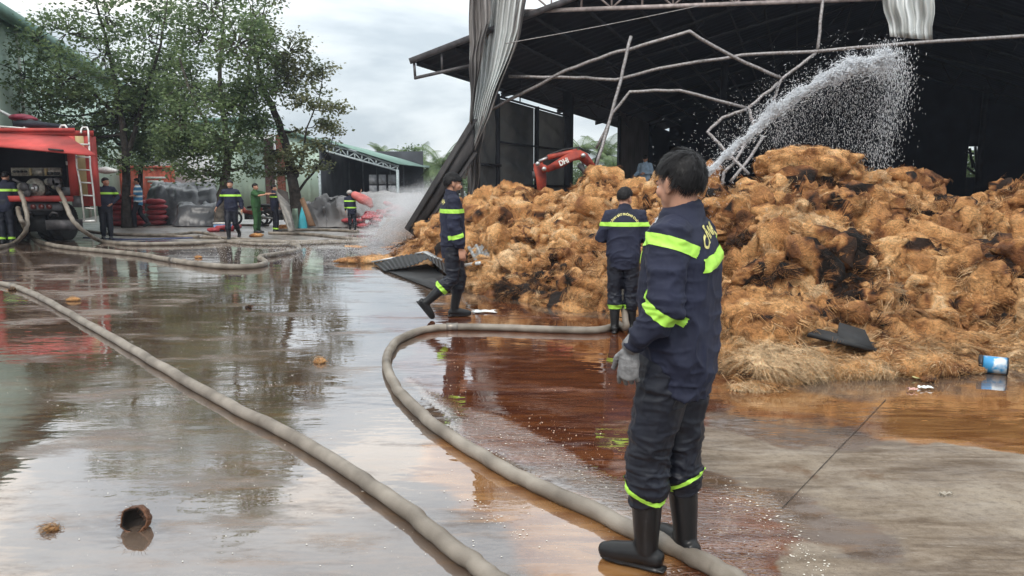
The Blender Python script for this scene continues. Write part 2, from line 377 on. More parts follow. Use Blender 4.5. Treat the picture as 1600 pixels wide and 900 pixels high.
# ------------------------------------------------------------------ coconut fibre heap
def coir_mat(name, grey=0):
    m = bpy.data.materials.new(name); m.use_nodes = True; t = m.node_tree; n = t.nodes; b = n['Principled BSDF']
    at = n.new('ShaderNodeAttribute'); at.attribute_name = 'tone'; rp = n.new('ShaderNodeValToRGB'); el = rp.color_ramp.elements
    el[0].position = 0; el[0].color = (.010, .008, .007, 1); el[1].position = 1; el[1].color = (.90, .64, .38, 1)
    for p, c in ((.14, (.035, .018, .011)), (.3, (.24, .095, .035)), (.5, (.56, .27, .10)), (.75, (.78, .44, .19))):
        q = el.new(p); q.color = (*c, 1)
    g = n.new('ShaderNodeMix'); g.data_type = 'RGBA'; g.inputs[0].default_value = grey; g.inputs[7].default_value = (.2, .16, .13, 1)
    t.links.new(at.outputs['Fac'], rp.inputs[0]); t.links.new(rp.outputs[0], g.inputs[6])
    tcw = n.new('ShaderNodeTexCoord'); wsum = None; hs = []
    for sc_w, dist_w, axis in ((13, 1.8, 'X'), (24, 2.6, 'Z')):
        mpw = n.new('ShaderNodeMapping'); mpw.inputs['Rotation'].default_value = (.4, .7, .3) if axis == 'X' else (1.2, -.5, .9); mpw.inputs['Scale'].default_value = (1, .28, 1.2); t.links.new(tcw.outputs['Object'], mpw.inputs[0]); wv_ = n.new('ShaderNodeTexNoise'); wv_.inputs['Scale'].default_value = sc_w; wv_.inputs['Distortion'].default_value = dist_w; wv_.inputs['Detail'].default_value = 7; wv_.inputs['Roughness'].default_value = .66; t.links.new(mpw.outputs[0], wv_.inputs[0]); hs.append(wv_.outputs['Fac'])
    ad = n.new('ShaderNodeMath'); ad.operation = 'ADD'; t.links.new(hs[0], ad.inputs[0]); t.links.new(hs[1], ad.inputs[1]); mrw = n.new('ShaderNodeMapRange'); mrw.inputs[1].default_value = .72; mrw.inputs[2].default_value = 1.28; mrw.inputs[3].default_value = .48; mrw.inputs[4].default_value = 1.65; t.links.new(ad.outputs[0], mrw.inputs[0])
    vm_ = n.new('ShaderNodeVectorMath'); vm_.operation = 'SCALE'; t.links.new(g.outputs[2], vm_.inputs[0]); t.links.new(mrw.outputs[0], vm_.inputs['Scale']); t.links.new(vm_.outputs[0], b.inputs['Base Color'])
    b.inputs['Roughness'].default_value = .75; b.inputs['Specular IOR Level'].default_value = .25
    tcn = n.new('ShaderNodeTexCoord'); nz = n.new('ShaderNodeTexNoise'); nz.inputs['Scale'].default_value = 26; nz.inputs['Detail'].default_value = 9; nz.inputs['Roughness'].default_value = .68; nz.inputs['Distortion'].default_value = 1.5
    t.links.new(tcn.outputs['Object'], nz.inputs[0]); bp = n.new('ShaderNodeBump'); bp.inputs['Strength'].default_value = 1.0; bp.inputs['Distance'].default_value = .05
    hh = n.new('ShaderNodeMath'); hh.operation = 'MULTIPLY_ADD'; hh.inputs[1].default_value = .9; t.links.new(ad.outputs[0], hh.inputs[0]); t.links.new(nz.outputs[0], hh.inputs[2]); t.links.new(hh.outputs[0], bp.inputs['Height']); t.links.new(bp.outputs[0], b.inputs['Normal']); return m
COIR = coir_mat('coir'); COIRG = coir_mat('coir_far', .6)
def tone_of(p, burnt=1.0, seed=0):
    q = np.asarray(p)
    t = .58+.26*fbm(q*1.1, 3, 31+seed)+.20*fbm(q*5, 3, 41+seed)
    bt = fbm(q*np.array([.9, .9, 1.3])+3.7, 4, 57+seed, .6)
    b = sm(bt+.35*fbm(q*5, 3, 68), .80, 1.2)*burnt
    spots = sm(fbm(q*3.1+9, 4, 77+seed, .65), .55, .9)*burnt
    wetb = sm(fbm(q*2.1+5, 4, 83+seed, .6), .1, .75); t = t*(1-.42*wetb)+.03; t = t*(1-.9*b); t = t*(1-.85*spots); return np.clip(t, 0.0, 1)
def locks(v, nrm, n, per, seed, weight, L=(.09, .26), wd=(.0018, .0034), burnt=1.0, segs=6):
    """matted locks: bundles of fibres sharing one lie, bend and tone"""
    rng = np.random.default_rng(500+seed); idx = rng.choice(len(v), n, p=weight); p0 = v[idx]; n0 = nrm[idx]
    fl = np.stack([1.6*vnoise(p0*1.4, 5+seed), vnoise(p0*1.4, 9+seed), vnoise(p0*1.4, 13+seed)*.8-.35], 1)+rng.normal(0, .35, (n, 3)); fl -= n0*np.sum(fl*n0, 1, keepdims=True)*.95; fl /= np.linalg.norm(fl, axis=1, keepdims=True)+1e-6
    cur0 = rng.normal(0, .8, (n, 3))-n0*.55; ln0 = rng.uniform(L[0], L[1], (n, 1)); tn0 = tone_of(p0, burnt)+rng.normal(.02, .15, n); wid = rng.uniform(.010, .030, (n, 1))
    k = np.repeat(np.arange(n), per); N_ = len(k); sd0 = np.cross(fl, n0); off = rng.normal(0, 1, (N_, 1)); q = p0[k]+sd0[k]*off*wid[k]+n0[k]*(.012-.006*off**2*.5)+rng.normal(0, .004, (N_, 3)); dd = fl[k]+n0[k]*.12+rng.normal(0, .09, (N_, 3))
    cur = cur0[k]+rng.normal(0, .22, (N_, 3)); ln = ln0[k]*rng.uniform(.6, 1.1, (N_, 1)); wdt = rng.uniform(wd[0], wd[1], (N_, 1)); V = np.zeros((N_, segs*2, 3)); dd /= np.linalg.norm(dd, axis=1, keepdims=True)
    ph = rng.uniform(0, 6, (n, 1))[k]
    for i in range(segs):
        side = np.cross(dd, n0[k]); side /= np.linalg.norm(side, axis=1, keepdims=True)+1e-6; wv = wdt*(1-.6*i/(segs-1)); V[:, 2*i] = q+side*wv; V[:, 2*i+1] = q-side*wv
        q = q+dd*ln/(segs-1); dd = dd+cur/(segs-1)*.8+sd0[k]*np.cos(ph+i*1.5)*.22; dd /= np.linalg.norm(dd, axis=1, keepdims=True)
    base = np.arange(N_)[:, None]*(segs*2); F = np.concatenate([base+np.array([2*i, 2*i+1, 2*i+3, 2*i+2]) for i in range(segs-1)], 0)
    return V.reshape(-1, 3), F, np.repeat(np.clip(tn0[k]+rng.normal(.03, .15, N_), 0, 1), segs*2)
def fibres(v, nrm, count, L=(.06, .22), wd=(.002, .004), seed=0, burnt=1.0, segs=4, lift=.35, weight=None, dark=0.0, curl=.6):
    rng = np.random.default_rng(100+seed); idx = rng.choice(len(v), count, p=weight)
    p = v[idx]+rng.normal(0, .012, (count, 3)); n = nrm[idx]
    fl = np.stack([1.5*vnoise(p*1.8, 5+seed), vnoise(p*1.8, 9+seed), vnoise(p*1.8, 13+seed)*.7-.45], 1)+rng.normal(0, .38, (count, 3))
    fl -= n*np.sum(fl*n, 1, keepdims=True)*.9; fl /= np.linalg.norm(fl, axis=1, keepdims=True)+1e-6
    d = fl+n*rng.uniform(-.05, lift*.6, (count, 1)); d /= np.linalg.norm(d, axis=1, keepdims=True)
    ln = rng.uniform(L[0], L[1], (count, 1))*rng.uniform(.5, 1.1, (count, 1)); wdt = rng.uniform(wd[0], wd[1], (count, 1))
    cur = rng.normal(0, curl, (count, 3))-n*.8
    V = np.zeros((count, segs*2, 3)); side = np.cross(d, n); side /= np.linalg.norm(side, axis=1, keepdims=True)+1e-6
    view = rng.normal(0, 1, (count, 1)); side = side*np.cos(view*.5)+n*np.sin(view*.5)
    q = p.copy(); dd = d.copy()
    for i in range(segs):
        wv = wdt*(1-.75*i/(segs-1)); V[:, 2*i] = q+side*wv; V[:, 2*i+1] = q-side*wv
        q = q+dd*ln/(segs-1); dd = dd+cur*(1/(segs-1))*.7; dd /= np.linalg.norm(dd, axis=1, keepdims=True)
    base = np.arange(count)[:, None]*(segs*2)
    F = np.concatenate([base+np.array([2*i, 2*i+1, 2*i+3, 2*i+2]) for i in range(segs-1)], 0)
    tn = np.clip(tone_of(p, burnt)+rng.normal(.07, .23, count)-dark, 0.0, 1)
    return V.reshape(-1, 3), F, np.repeat(tn, segs*2)
def set_tone(me, t): a = me.attributes.new('tone', 'FLOAT', 'POINT'); a.data.foreach_set('value', np.asarray(t, np.float32))
# (px, base row, ridge row, base-to-ridge metres) read off the photo, turned into a real heap by distance
TAB = np.array([(538, 408, 404.5, .5), (560, 410, 401, .9), (600, 410, 394, 1.2), (625, 406, 380, 1.8), (650, 408, 366, 2.4), (680, 418, 342, 3.0), (710, 440, 322, 3.8), (735, 455, 302, 4.6), (765, 462, 288, 5), (800, 466, 283, 5), (830, 470, 294, 5),
    (860, 484, 301, 5), (890, 488, 292, 5), (925, 490, 266, 5), (955, 492, 272, 5), (980, 498, 286, 5), (1010, 508, 277, 5), (1040, 520, 273, 4.8), (1100, 548, 280, 4.6), (1135, 566, 294, 4.4), (1160, 590, 284, 4.2), (1200, 598, 268, 4.2), (1250, 594, 262, 4.2),
    (1300, 590, 262, 4.3), (1350, 584, 264, 4.2), (1400, 580, 270, 4.2), (1440, 572, 282, 4.2), (1480, 570, 298, 4.1), (1505, 566, 310, 4.0), (1535, 568, 301, 4.0), (1565, 572, 294, 4.0), (1600, 574, 291, 4), (1680, 580, 285, 4), (1800, 600, 290, 4), (1900, 640, 330, 3)], float)
NU, NV = 640, 330
pu = np.interp(np.linspace(0, 1, NU), [0, 1], [538, 1900]); 
bY = np.array([G(800, b).y for b in np.interp(pu, TAB[:, 0], TAB[:, 1])]); dd_ = np.interp(pu, TAB[:, 0], TAB[:, 3])*np.interp(pu, [600, 900, 1300], [1.0, 1.1, 1.3]); rY = bY+dd_
rz = np.array([max(.04, P(800, q, y).z) for q, y in zip(np.interp(pu, TAB[:, 0], TAB[:, 2]), rY)])-.13
k_ = np.hanning(15); k_ /= k_.sum(); pad = lambda a: np.convolve(np.pad(a, 7, mode='edge'), k_, 'valid')
bY = pad(bY)+.18*vnoise(np.stack([pu*.03, pu*0, pu*0], 1), 3)+.1*vnoise(np.stack([pu*.09, pu*0, pu*0], 1), 4); rz = pad(rz)
sv = np.concatenate([np.array([-.02]), np.linspace(0, 1, 270)**1.35, np.linspace(1, 2, 81)[1:]])
S, U = np.meshgrid(sv, np.arange(NU), indexing='ij')
Yg = np.where(S <= 1, bY[U]+(rY-bY)[U]*S, rY[U]+(S-1)*3.2); tg = ((pu-800)/FPX)[U]
prof = np.where(S <= 1, (.55*np.clip(S, 0, 1)**.72+.45*np.clip(S, 0, 1)**1.25), 1-sm(S, 1.05, 2.0)*.96)
Zg = rz[U]*prof-.03*(S <= 0)
Xg = tg*Yg
pv = np.stack([Xg.ravel(), Yg.ravel(), Zg.ravel()], 1); NVt = len(sv)
ii = (np.arange(NVt-1)[:, None]*NU+np.arange(NU-1)[None, :]).ravel(); pf = np.stack([ii, ii+1, ii+NU+1, ii+NU], 1)
pm = fastmesh('coir_heap', pv, pf); no = getno(pm)
up = (no[:, 2] < 0); no[up] *= -1
amp = np.clip(pv[:, 2]*1.6, 0, 1)*.9+.12; edge = np.clip(Zg.ravel()*5, .0, 1)
wp = pv+.30*np.stack([fbm(pv*1.6, 4, 201), fbm(pv*1.6, 4, 202), fbm(pv*1.6, 4, 203)], 1)
st = np.array([.85, 1.15, 1.7])
l1 = np.abs(vnoise(wp*st*1.5, 11)); l2 = np.abs(vnoise(wp*st*3.1+3, 21)); l3 = np.abs(vnoise(wp*st*6.7+1, 31)); l4 = np.abs(vnoise(wp*st*14+1, 41))
rg_ = 1-np.abs(fbm(wp*np.array([2.2, 2.2, 4.2]), 3, 301))*1.6
disp = (.40*(l1-.3)+.20*(l2-.3)+.08*(l3-.3)+.03*(l4-.3)-.03+.10*fbm(pv*.6, 2, 99)+.04*fbm(pv*9, 3, 98))*amp
pv2 = pv+no*np.array([.8, 1, 1])*disp[:, None]
pv2[:, 2] = np.maximum(pv2[:, 2], -.02); 
setco(pm, pv2); no2 = getno(pm); no2[no2[:, 2] < -.6] *= -1
tn = tone_of(pv2)
set_tone(pm, tn)
heap = thing('coir_heap', 'long orange heap of loose coconut fibre with black burnt patches across the yard', 'heap', (5, 11, 0))
for me_ in (pm,): setco(me_, getco(me_)-np.array([5, 11, 0]))
o = link('heap_body', pm, COIR, heap, True, kind='stuff')
area_w = np.where(S.ravel() < 1.1, 1.0, .1)*(1/np.maximum(Yg.ravel(), 5))*np.clip(pv[:, 2]*6+.25, 0, 1)*np.clip((dd_[U].ravel())/3, .05, 1)
area_w = area_w*(Yg.ravel()**2); area_w /= area_w.sum()
def clumps(v, nrm, n, weight, seed, rmin=.07, rmax=.34):
    rng = np.random.default_rng(900+seed); idx = rng.choice(len(v), n, p=weight); c = v[idx]; nn = nrm[idx]; nn = nn/np.linalg.norm(nn, axis=1, keepdims=True)
    nu_, nv_ = 26, 13; T_ = []
    for i in range(nv_+1):
        for k in range(nu_): a, b = PI*i/nv_, 2*PI*k/nu_; T_.append((math.sin(a)*math.cos(b), math.sin(a)*math.sin(b), math.cos(a)))
    T_ = np.array(T_); r = rmin+(rmax-rmin)*rng.uniform(0, 1, n)**2.4; r *= np.clip(c[:, 2]*1.1+.35, .3, 1.0)
    h = np.stack([np.ones(n), rng.normal(0, .5, n), rng.normal(0, .5, n)], 1); x = h-nn*np.sum(h*nn, 1, keepdims=True); x /= np.linalg.norm(x, axis=1, keepdims=True); y = np.cross(nn, x)
    sx, sy, sz = r*rng.uniform(1.0, 1.7, n), r*rng.uniform(.65, 1.0, n), r*rng.uniform(.38, .62, n)
    W = c[:, None, :]-nn[:, None, :]*(sz*.25)[:, None, None]+T_[None, :, 0:1]*(x*sx[:, None])[:, None, :]+T_[None, :, 1:2]*(y*sy[:, None])[:, None, :]+T_[None, :, 2:3]*(nn*sz[:, None])[:, None, :]
    N3 = T_[None, :, 0:1]*(x/sx[:, None])[:, None, :]+T_[None, :, 1:2]*(y/sy[:, None])[:, None, :]+T_[None, :, 2:3]*(nn/sz[:, None])[:, None, :]; N3 /= np.linalg.norm(N3, axis=2, keepdims=True)
    q = W.reshape(-1, 3); N3 = N3.reshape(-1, 3); rr = np.repeat(r, len(T_)); jit = np.repeat(rng.uniform(0, 30, (n, 1)), len(T_), 0)
    q2 = q+jit; d = (.50*vnoise(q2*3.2, 5)+.55*(.3-np.abs(vnoise(q2*6.0, 6))*1.0)+.30*(.3-np.abs(vnoise(q2*13, 7))))*rr; q = q+N3*d[:, None]
    F_ = np.array([(i*nu_+k, (i+1)*nu_+k, (i+1)*nu_+(k+1) % nu_, i*nu_+(k+1) % nu_) for i in range(nv_) for k in range(nu_)]); F_ = (np.arange(n)[:, None, None]*len(T_)+F_[None]).reshape(-1, 4)
    t = np.clip(tone_of(q)+np.repeat(rng.normal(.0, .085, n), len(T_)), 0, 1); vis = np.tile(T_[:, 2] > -.1, n)
    return q, N3, F_, t, vis
cq, cn, cF, cT, cvis = clumps(pv2, no2, 1250, area_w, 2)
cmh = fastmesh('clumps', cq-np.array([5, 11, 0]), cF); set_tone(cmh, cT); link('clumps', cmh, COIR, heap, True, kind='stuff')
rq = np.random.default_rng(4); cand = rq.choice(len(cq), 90000, replace=False); kb = BVHTree.FromPolygons([Vector(q_) for q_ in np.concatenate([cq, pv2])], [tuple(f_) for f_ in np.concatenate([cF, pf+len(cq)]).tolist()]); keep_ = []
for i_ in cand:
    n_0 = cn[i_]
    if n_0[2]*.6-n_0[1]*.8 < -.15: continue
    d_0 = Vector(n_0)*.5+Vector((-.1, -.55, .65)); o_0 = Vector(cq[i_])+Vector(n_0)*.02
    if kb.ray_cast(o_0, d_0.normalized(), .35)[0] is None: keep_.append(i_)
cqv, cnv = cq[keep_], cn[keep_]; cw = np.ones(len(cqv)); cw /= cw.sum()
V, F, T = fibres(cqv, cnv, 95000, (.035, .14), (.0014, .0031), 7, weight=cw, curl=1.1)
V1, F1, T1 = locks(cqv, cnv, 15000, 10, 9, cw, L=(.07, .24), wd=(.0015, .0032), segs=4); V = np.concatenate([V, V1]); F = np.concatenate([F, F1+len(V)-len(V1)]); T = np.concatenate([T, T1])
f2_ = fastmesh('loose_fibres', V-np.array([5, 11, 0]), F); set_tone(f2_, T); link('loose_fibres', f2_, COIR, heap, False, kind='stuff')
V, F, T = fibres(pv2, no2, 26000, (.04, .15), (.0013, .0030), 1, weight=area_w, curl=.95)
V1, F1, T1 = locks(pv2, no2, 1500, 12, 3, area_w, segs=4); F = np.concatenate([F, F1+len(V)]); V = np.concatenate([V, V1]); T = np.concatenate([T, T1])
fm = fastmesh('loose_fibres', V-np.array([5, 11, 0]), F); set_tone(fm, T); link('loose_fibres', fm, COIR, heap, False, kind='stuff')
HB = BVHTree.FromPolygons([Vector(q) for q in pv2[::1]], [tuple(q) for q in pf.tolist()]) 
def SP(px, py, off=.05):
    """point just in front of the heap surface"""
    dv = Vector(ray(px, py)).normalized(); h = HB.ray_cast(Vector((0, 0, HCAM)), dv)
    return (h[0] if h[0] else G(px, py))-dv*off
def heap_z(x, y):
    h = HB.ray_cast(Vector((x, y, 6)), Vector((0, 0, -1))); return h[0].z if h[0] else 0
def blob_of_coir(name, c, r, label, cat, count, seed, tone_shift=0, rot=0, flat=False, lump=.25, kindm=COIR, L=(.04, .16), wd=(.0015, .003), res=48, burnt=.6):
    n, m = res, res//2; V = []
    for i in range(m+1):
        ph = PI*i/m
        for k in range(n):
            t = 2*PI*k/n; V.append((math.sin(ph)*math.cos(t), math.sin(ph)*math.sin(t), math.cos(ph)))
    V = np.array(V); F = np.array([(i*n+k, (i+1)*n+k, (i+1)*n+(k+1) % n, i*n+(k+1) % n) for i in range(m) for k in range(n)])
    if flat: V = V*np.array([1, 1, 1]); V[:, 2] = np.sign(V[:, 2])*np.abs(V[:, 2])**.7
    co, si = math.cos(rot), math.sin(rot); Wd = V*np.array(r); Wd = np.stack([Wd[:, 0]*co-Wd[:, 1]*si, Wd[:, 0]*si+Wd[:, 1]*co, Wd[:, 2]], 1)
    P0 = Wd+np.array(c); k = (1-np.clip(worley(P0*3.2/max(.35, max(r)), seed), 0, 1))*1.0-.45+.25*fbm(P0*7, 3, seed)
    Wd = Wd*(1+lump*k[:, None]); P1 = Wd+np.array(c); nn = V/np.array(r); nn /= np.linalg.norm(nn, axis=1, keepdims=True)
    me = fastmesh(name, Wd, F); set_tone(me, np.clip(tone_of(P1, burnt, 3)+tone_shift, 0, 1)); root = link(name, me, kindm, None, True); root.location = c
    tag(root, label, cat)
    wt = (P1[:, 2] > 0.0)*1.0+1e-4; wt /= wt.sum()
    V2, F2, T2 = fibres(P1, nn, count, L, wd, seed, burnt, 4, .5, wt, -tone_shift)
    f2 = fastmesh('loose_fibres', V2-np.array(c), F2); set_tone(f2, T2); link('loose_fibres', f2, kindm, root, False, kind='stuff'); return root
# the round bale lying on top of the heap
bc = P(1262, 261, 11.0)
blob_of_coir('coir_bale', tuple(bc), (.74, .58, .28), 'smooth round bale of orange coconut fibre lying on the heap top', 'bale', 9000, 5, -.02, .1, True, .34, L=(.03, .12), burnt=.35, res=110)
blob_of_coir('coir_clump', tuple(G(1215, 572, .09)), (.40, .26, .15), 'pale frayed clump of coconut fibre at the water edge beside the firefighter', 'fibre clump', 8000, 8, .36, .2, False, .35, L=(.06, .24), burnt=.0)
blob_of_coir('coir_clump', tuple(G(1325, 578, .05)), (.36, .16, .09), 'flat pale clump of coconut fibre just in front of the black sheet', 'fibre clump', 4600, 9, .28, -.1, False, .4, L=(.05, .16), burnt=.1)
blob_of_coir('coir_clump', tuple(G(585, 407, .04)), (.75, .3, .09), 'low orange clump of fibre at the far left tip of the heap', 'fibre clump', 2200, 12, 0, 0, False, .5)
blob_of_coir('coir_clump', tuple(G(1440, 572, .06)), (.30, .2, .13), 'rounded tan clump of fibre at the heap foot left of the tin', 'fibre clump', 3000, 18, .05, .3, False, .35, L=(.03, .12), burnt=.2)
blob_of_coir('coir_clump', tuple(G(1390, 562, .07)), (.26, .2, .15), 'tan clump with a burnt spot right of the black sheet', 'fibre clump', 3000, 19, .0, .3, False, .35, L=(.03, .12), burnt=1)
blob_of_coir('coir_clump', tuple(G(1500, 574, .03)), (.3, .14, .06), 'thin fibre patch at the water edge just left of the tin', 'fibre clump', 2200, 28, .0, .3, False, .4, L=(.03, .12), burnt=.3)
blob_of_coir('coir_clump', tuple(G(1183, 606, .01)), (.20, .10, .03), 'thin pale wisp of fibre floating below the large pale clump', 'fibre clump', 1500, 14, .1, 0, False, .4, burnt=0)
for q, (px, py, s, lb) in enumerate([(115, 468, .09, 'brown fibre scrap caught against the long foreground hose'), (22, 452, .07, 'brown fibre scrap at the left end of the foreground hose'), (388, 480, .06, 'small round fibre scrap lying in the tree reflection'),
        (310, 402, .09, 'tiny fibre scrap in front of the walking firefighters'), (285, 409, .12, 'tan fibre scrap beside the far hose bend'), (500, 564, .07, 'flat brown scrap in the shallow water left of the hose loop'),
        (82, 826, .028, 'small brown leaf scrap left of the coconut husk'), (1452, 592, .09, 'wet yellow fibre shred in the brown pool'), (1404, 566, .11, 'small fibre lump at the heap foot'), (445, 357, .35, 'tan fibre mound by the second hose group'), (400, 368, .2, 'little fibre spill beside the green uniformed man')]):
    blob_of_coir('coir_scrap', tuple(G(px, py, s*.2)), (s, s*.7, s*.35), lb, 'fibre scrap', 260, 20+q, -.05, q, False, .5, L=(.02, .08), wd=(.0008, .002), res=20, burnt=.3)
# distant grey-brown heap behind the spray
rngp = np.random.default_rng(5)
far_pts = [(600, 352, 22, 1.5, 1.0), (640, 335, 24, 1.6, 1.3), (668, 322, 25, 1.3, 1.6), (690, 300, 26, 1.1, 1.5)]
def far_heap():
    n = 140; m_ = 60; A0 = P(545, 371, 22.6); V = []
    c0 = Vector((-1.9, 23.5, 0)); xs = np.linspace(-2.3, 2.6, n); yy = np.linspace(-2.4, 4, m_)
    X, Y = np.meshgrid(xs, yy, indexing='ij'); h = 1.15*np.exp(-((X-1.2)/2.6)**2-((Y-.6)/1.9)**2)+.25*np.exp(-((X+1.6)/1.0)**2-((Y-1)/1.2)**2)
    p = np.stack([X.ravel()+c0.x, Y.ravel()+c0.y, h.ravel()], 1)
    l = 1-np.clip(worley(p*2.4, 3), 0, 1); l2 = 1-np.clip(worley(p*6, 5), 0, 1); p[:, 2] += (.3*(l-.4)+.12*(l2-.4))*np.clip(h.ravel()*3, 0, 1)-.05
    ii = (np.arange(n-1)[:, None]*m_+np.arange(m_-1)[None, :]).ravel(); me = fastmesh('distant_heap', p-np.array(c0), np.stack([ii, ii+m_, ii+m_+1, ii+1], 1))
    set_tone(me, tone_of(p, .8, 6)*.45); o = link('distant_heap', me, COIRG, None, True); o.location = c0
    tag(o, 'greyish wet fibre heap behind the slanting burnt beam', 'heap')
far_heap()
# ------------------------------------------------------------------ burnt hall
SOOT = mat('sooty_steel', (.015, .017, .024), .75, 0, .5, 3); SOOTW = mat('sooty_sheet', (.026, .033, .052), .85, 0, .5, .8, col2=(.016, .021, .034), spec=.25)
STEEL = mat('burnt_grey_steel', (.30, .29, .30), .55, .3, .4, 14, col2=(.13, .11, .10)); STEELD = mat('dark_steel', (.085, .08, .085), .6, .3, .4, 8)
SHEET = mat('heat_dulled_zinc', (.74, .78, .78), .42, .1, .3, 1.6, col2=(.45, .46, .45), stretch=(1, 1, .25), bump=.1, bscale=12)
SHEETB = mat('burnt_sheet_back', (.30, .28, .27), .6, .3, .4, 2, col2=(.06, .055, .055), stretch=(1, 1, .3))
TARP = mat('dark_tarpaulin', (.34, .34, .33), .38, 0, .35, .5, col2=(.14, .145, .15), bump=.3, bscale=2.2, bdist=.15, trans=.45); TARPG = mat('grey_tarpaulin', (.10, .105, .118), .38, 0, .3, 1.2, bump=.3, bscale=2.5, bdist=.12)
TARPW = mat('worn_grey_tarpaulin', (.20, .19, .19), .6, 0, .3, 1.2, bump=.2, bscale=2.5, bdist=.1)
PANEL = mat('brown_sheet', (.20, .17, .155), .7, 0, .3, 1)
O_ = Vector((-2.53, 19.0, 0)); Dv = Vector((8.5, 21.9, 0)).normalized(); Fv = Vector((8.2, -1.15, 0)).normalized()
def H(a, b, z): return O_+Fv*a+Dv*b+Vector((0, 0, z))
RIDGE, ZE, SL = 13.0, 4.62, .34
def roofz(a): return ZE+SL*(a if a <= RIDGE else 2*RIDGE-a)
hall = thing('burnt_hall', 'large open fire-blackened hall with dark gable roof behind the fibre heap', 'warehouse', H(0, 0, 0))
mb = MB(); nb = 60
for a0, a1 in ((0, RIDGE), (RIDGE, 26)):   # corrugated roof skin, ribs running down the slope
    mb.grid(lambda u, v, a0=a0, a1=a1: tuple(H(a0+(a1-a0)*v, u*31, roofz(a0+(a1-a0)*v)+.05+.02*math.cos(u*31*2*PI/.25*.5))), 480, 4, .02)
part('roof', mb, SOOTW, hall)
mb = MB().box((0, 0, 0), (1, 1, 1)); del mb
purl = None
def beam(mb, p, q, wd=.06, dp=.1):
    p, q = Vector(p), Vector(q); d = (q-p); L = d.length; M = d.to_track_quat('X', 'Z').to_matrix(); return mb.box((p+q)/2, (L, wd, dp), M)
pm_ = None
for i in range(13):
    a = .1+i*1.0
    if pm_ is None: pm_ = part('purlin', beam(MB(), H(a, 0.1, roofz(a)-.05), H(a, 30.9, roofz(a)-.05), .05, .1), SOOT, hall)
    else:
        o = pm_.copy(); C.objects.link(o); o.location = Fv*i*1.0+Vector((0, 0, SL*i)); o.parent = hall
for b in (6, 12, 18, 24):    # inner trusses: rafter, chord, webs
    mb = MB(); beam(mb, H(0, b, roofz(0)-.12), H(RIDGE, b, roofz(RIDGE)-.12), .08, .1); beam(mb, H(0, b, roofz(0)-.2), H(RIDGE, b, roofz(RIDGE)-1.3), .07, .08)
    beam(mb, H(26, b, roofz(26)-.12), H(RIDGE, b, roofz(RIDGE)-.12), .08, .1); beam(mb, H(26, b, roofz(26)-.2), H(RIDGE, b, roofz(RIDGE)-1.3), .07, .08)
    for i in range(1, 24): beam(mb, H(i*26/24, b, roofz(i*26/24)-.12), H((i+(.5 if i % 2 else -.5))*26/24, b, roofz((i+.5)*26/24)-.95), .04, .04)
    part('roof_truss', mb, SOOT, hall)
# front truss: left eave cantilever, then the pale scorched chord with its webs
mb = MB(); beam(mb, H(-.02, -.05, ZE+.02), H(RIDGE, -.05, roofz(RIDGE)), .05, .14)
part('verge_rafter', mb, STEELD, hall)
mb = MB(); beam(mb, P(648, 122, 19), P(742, 101, 18.85), .07, .07); beam(mb, P(647, 98, 19.0), P(649, 124, 19.0), .06, .06); beam(mb, P(690, 84, 18.93), P(691, 113, 18.93), .05, .05); beam(mb, P(735, 65, 18.88), P(735, 104, 18.88), .05, .05)
part('eave_bracket', mb, STEELD, hall)
mb = MB(); c0, c1 = P(815, 18, 18.6), P(1400, -3, 17.7); ch = lambda t: c0.lerp(c1, t)
beam(mb, c0, ch(1.0), .06, .09); upv = Vector((0, 0, 1))
for i in range(7):
    t = i/6; p = ch(t); beam(mb, p, p+upv*(.75), .045, .045)
    if i < 6: q = ch((i+.5)/6); r_ = ch((i+1)/6); beam(mb, ch(t)+upv*.62, q, .04, .04); beam(mb, q, r_+upv*.62, .04, .04); beam(mb, q, q+upv*.7, .04, .04)
beam(mb, c0+upv*.62, c1+upv*.62, .06, .08)
part('front_truss', mb, mat('scorched_chord', (.33, .28, .27), .6, .2, .35, 9), hall)
# left wall: columns, tarpaulin panels, open bay, brown panel, dark rest
def Wl(b, z): return H(1.4, b, z)
for b, hgt in ((.6, 4.9), (2.0, 4.05), (8.75, 4.85), (16.9, 4.7), (24, 4.7)): part('column', MB().box(Wl(b, hgt/2), (.26 if b == 8.75 else .14, .5 if b == 8.75 else .14, hgt), (0, 0, math.atan2(Dv.y, Dv.x)-PI/2)), SOOT, hall)
segs = [(.6, 2.0, 0, 2.1), (2.05, 5.1, 0, 1.55), (5.15, 8.4, 0, 1.55), (.6, 2.0, 2.1, 3.95), (2.05, 5.1, 1.55, 2.75), (5.15, 8.4, 1.55, 2.75), (2.05, 5.1, 2.75, 3.95), (5.15, 8.4, 2.75, 3.95)]
for i, (b0, b1, z0, z1) in enumerate(segs):
    s = i*3.7
    def fn(u, v): 
        wv = .05*math.sin(6*u+9*v+s)+.035*math.sin(14*(u*.6+v)+s*2)+.02*math.sin(25*u-13*v+s)
        return tuple(Wl(b0+(b1-b0)*u, z0+(z1-z0)*v)+Fv*(wv*math.sin(PI*u)**.5*math.sin(PI*v)**.5-.02))
    part('tarpaulin_panel', MB().grid(fn, 26, 20, .004), TARP, hall, True)
for p, q, wd in [(Wl(.6, 2.1), Wl(2.05, 2.1), .07), (Wl(2.05, 1.55), Wl(8.6, 1.5), .08), (Wl(2.05, 2.75), Wl(8.6, 2.78), .05), (Wl(5.12, 0), Wl(5.12, 4.0), .13), (Wl(2.05, 3.97), Wl(8.6, 3.97), .05), (Wl(.6, 1.4), Wl(3, 1.35), .06), (Wl(8.1, 1.2), Wl(8.2, 3.1), .03), (Wl(3.6, 3.95), Wl(3.6, 4.6), .04)]:
    part('wall_rail', beam(MB(), p-Fv*-.08, q-Fv*-.08, wd, wd), SOOT, hall)
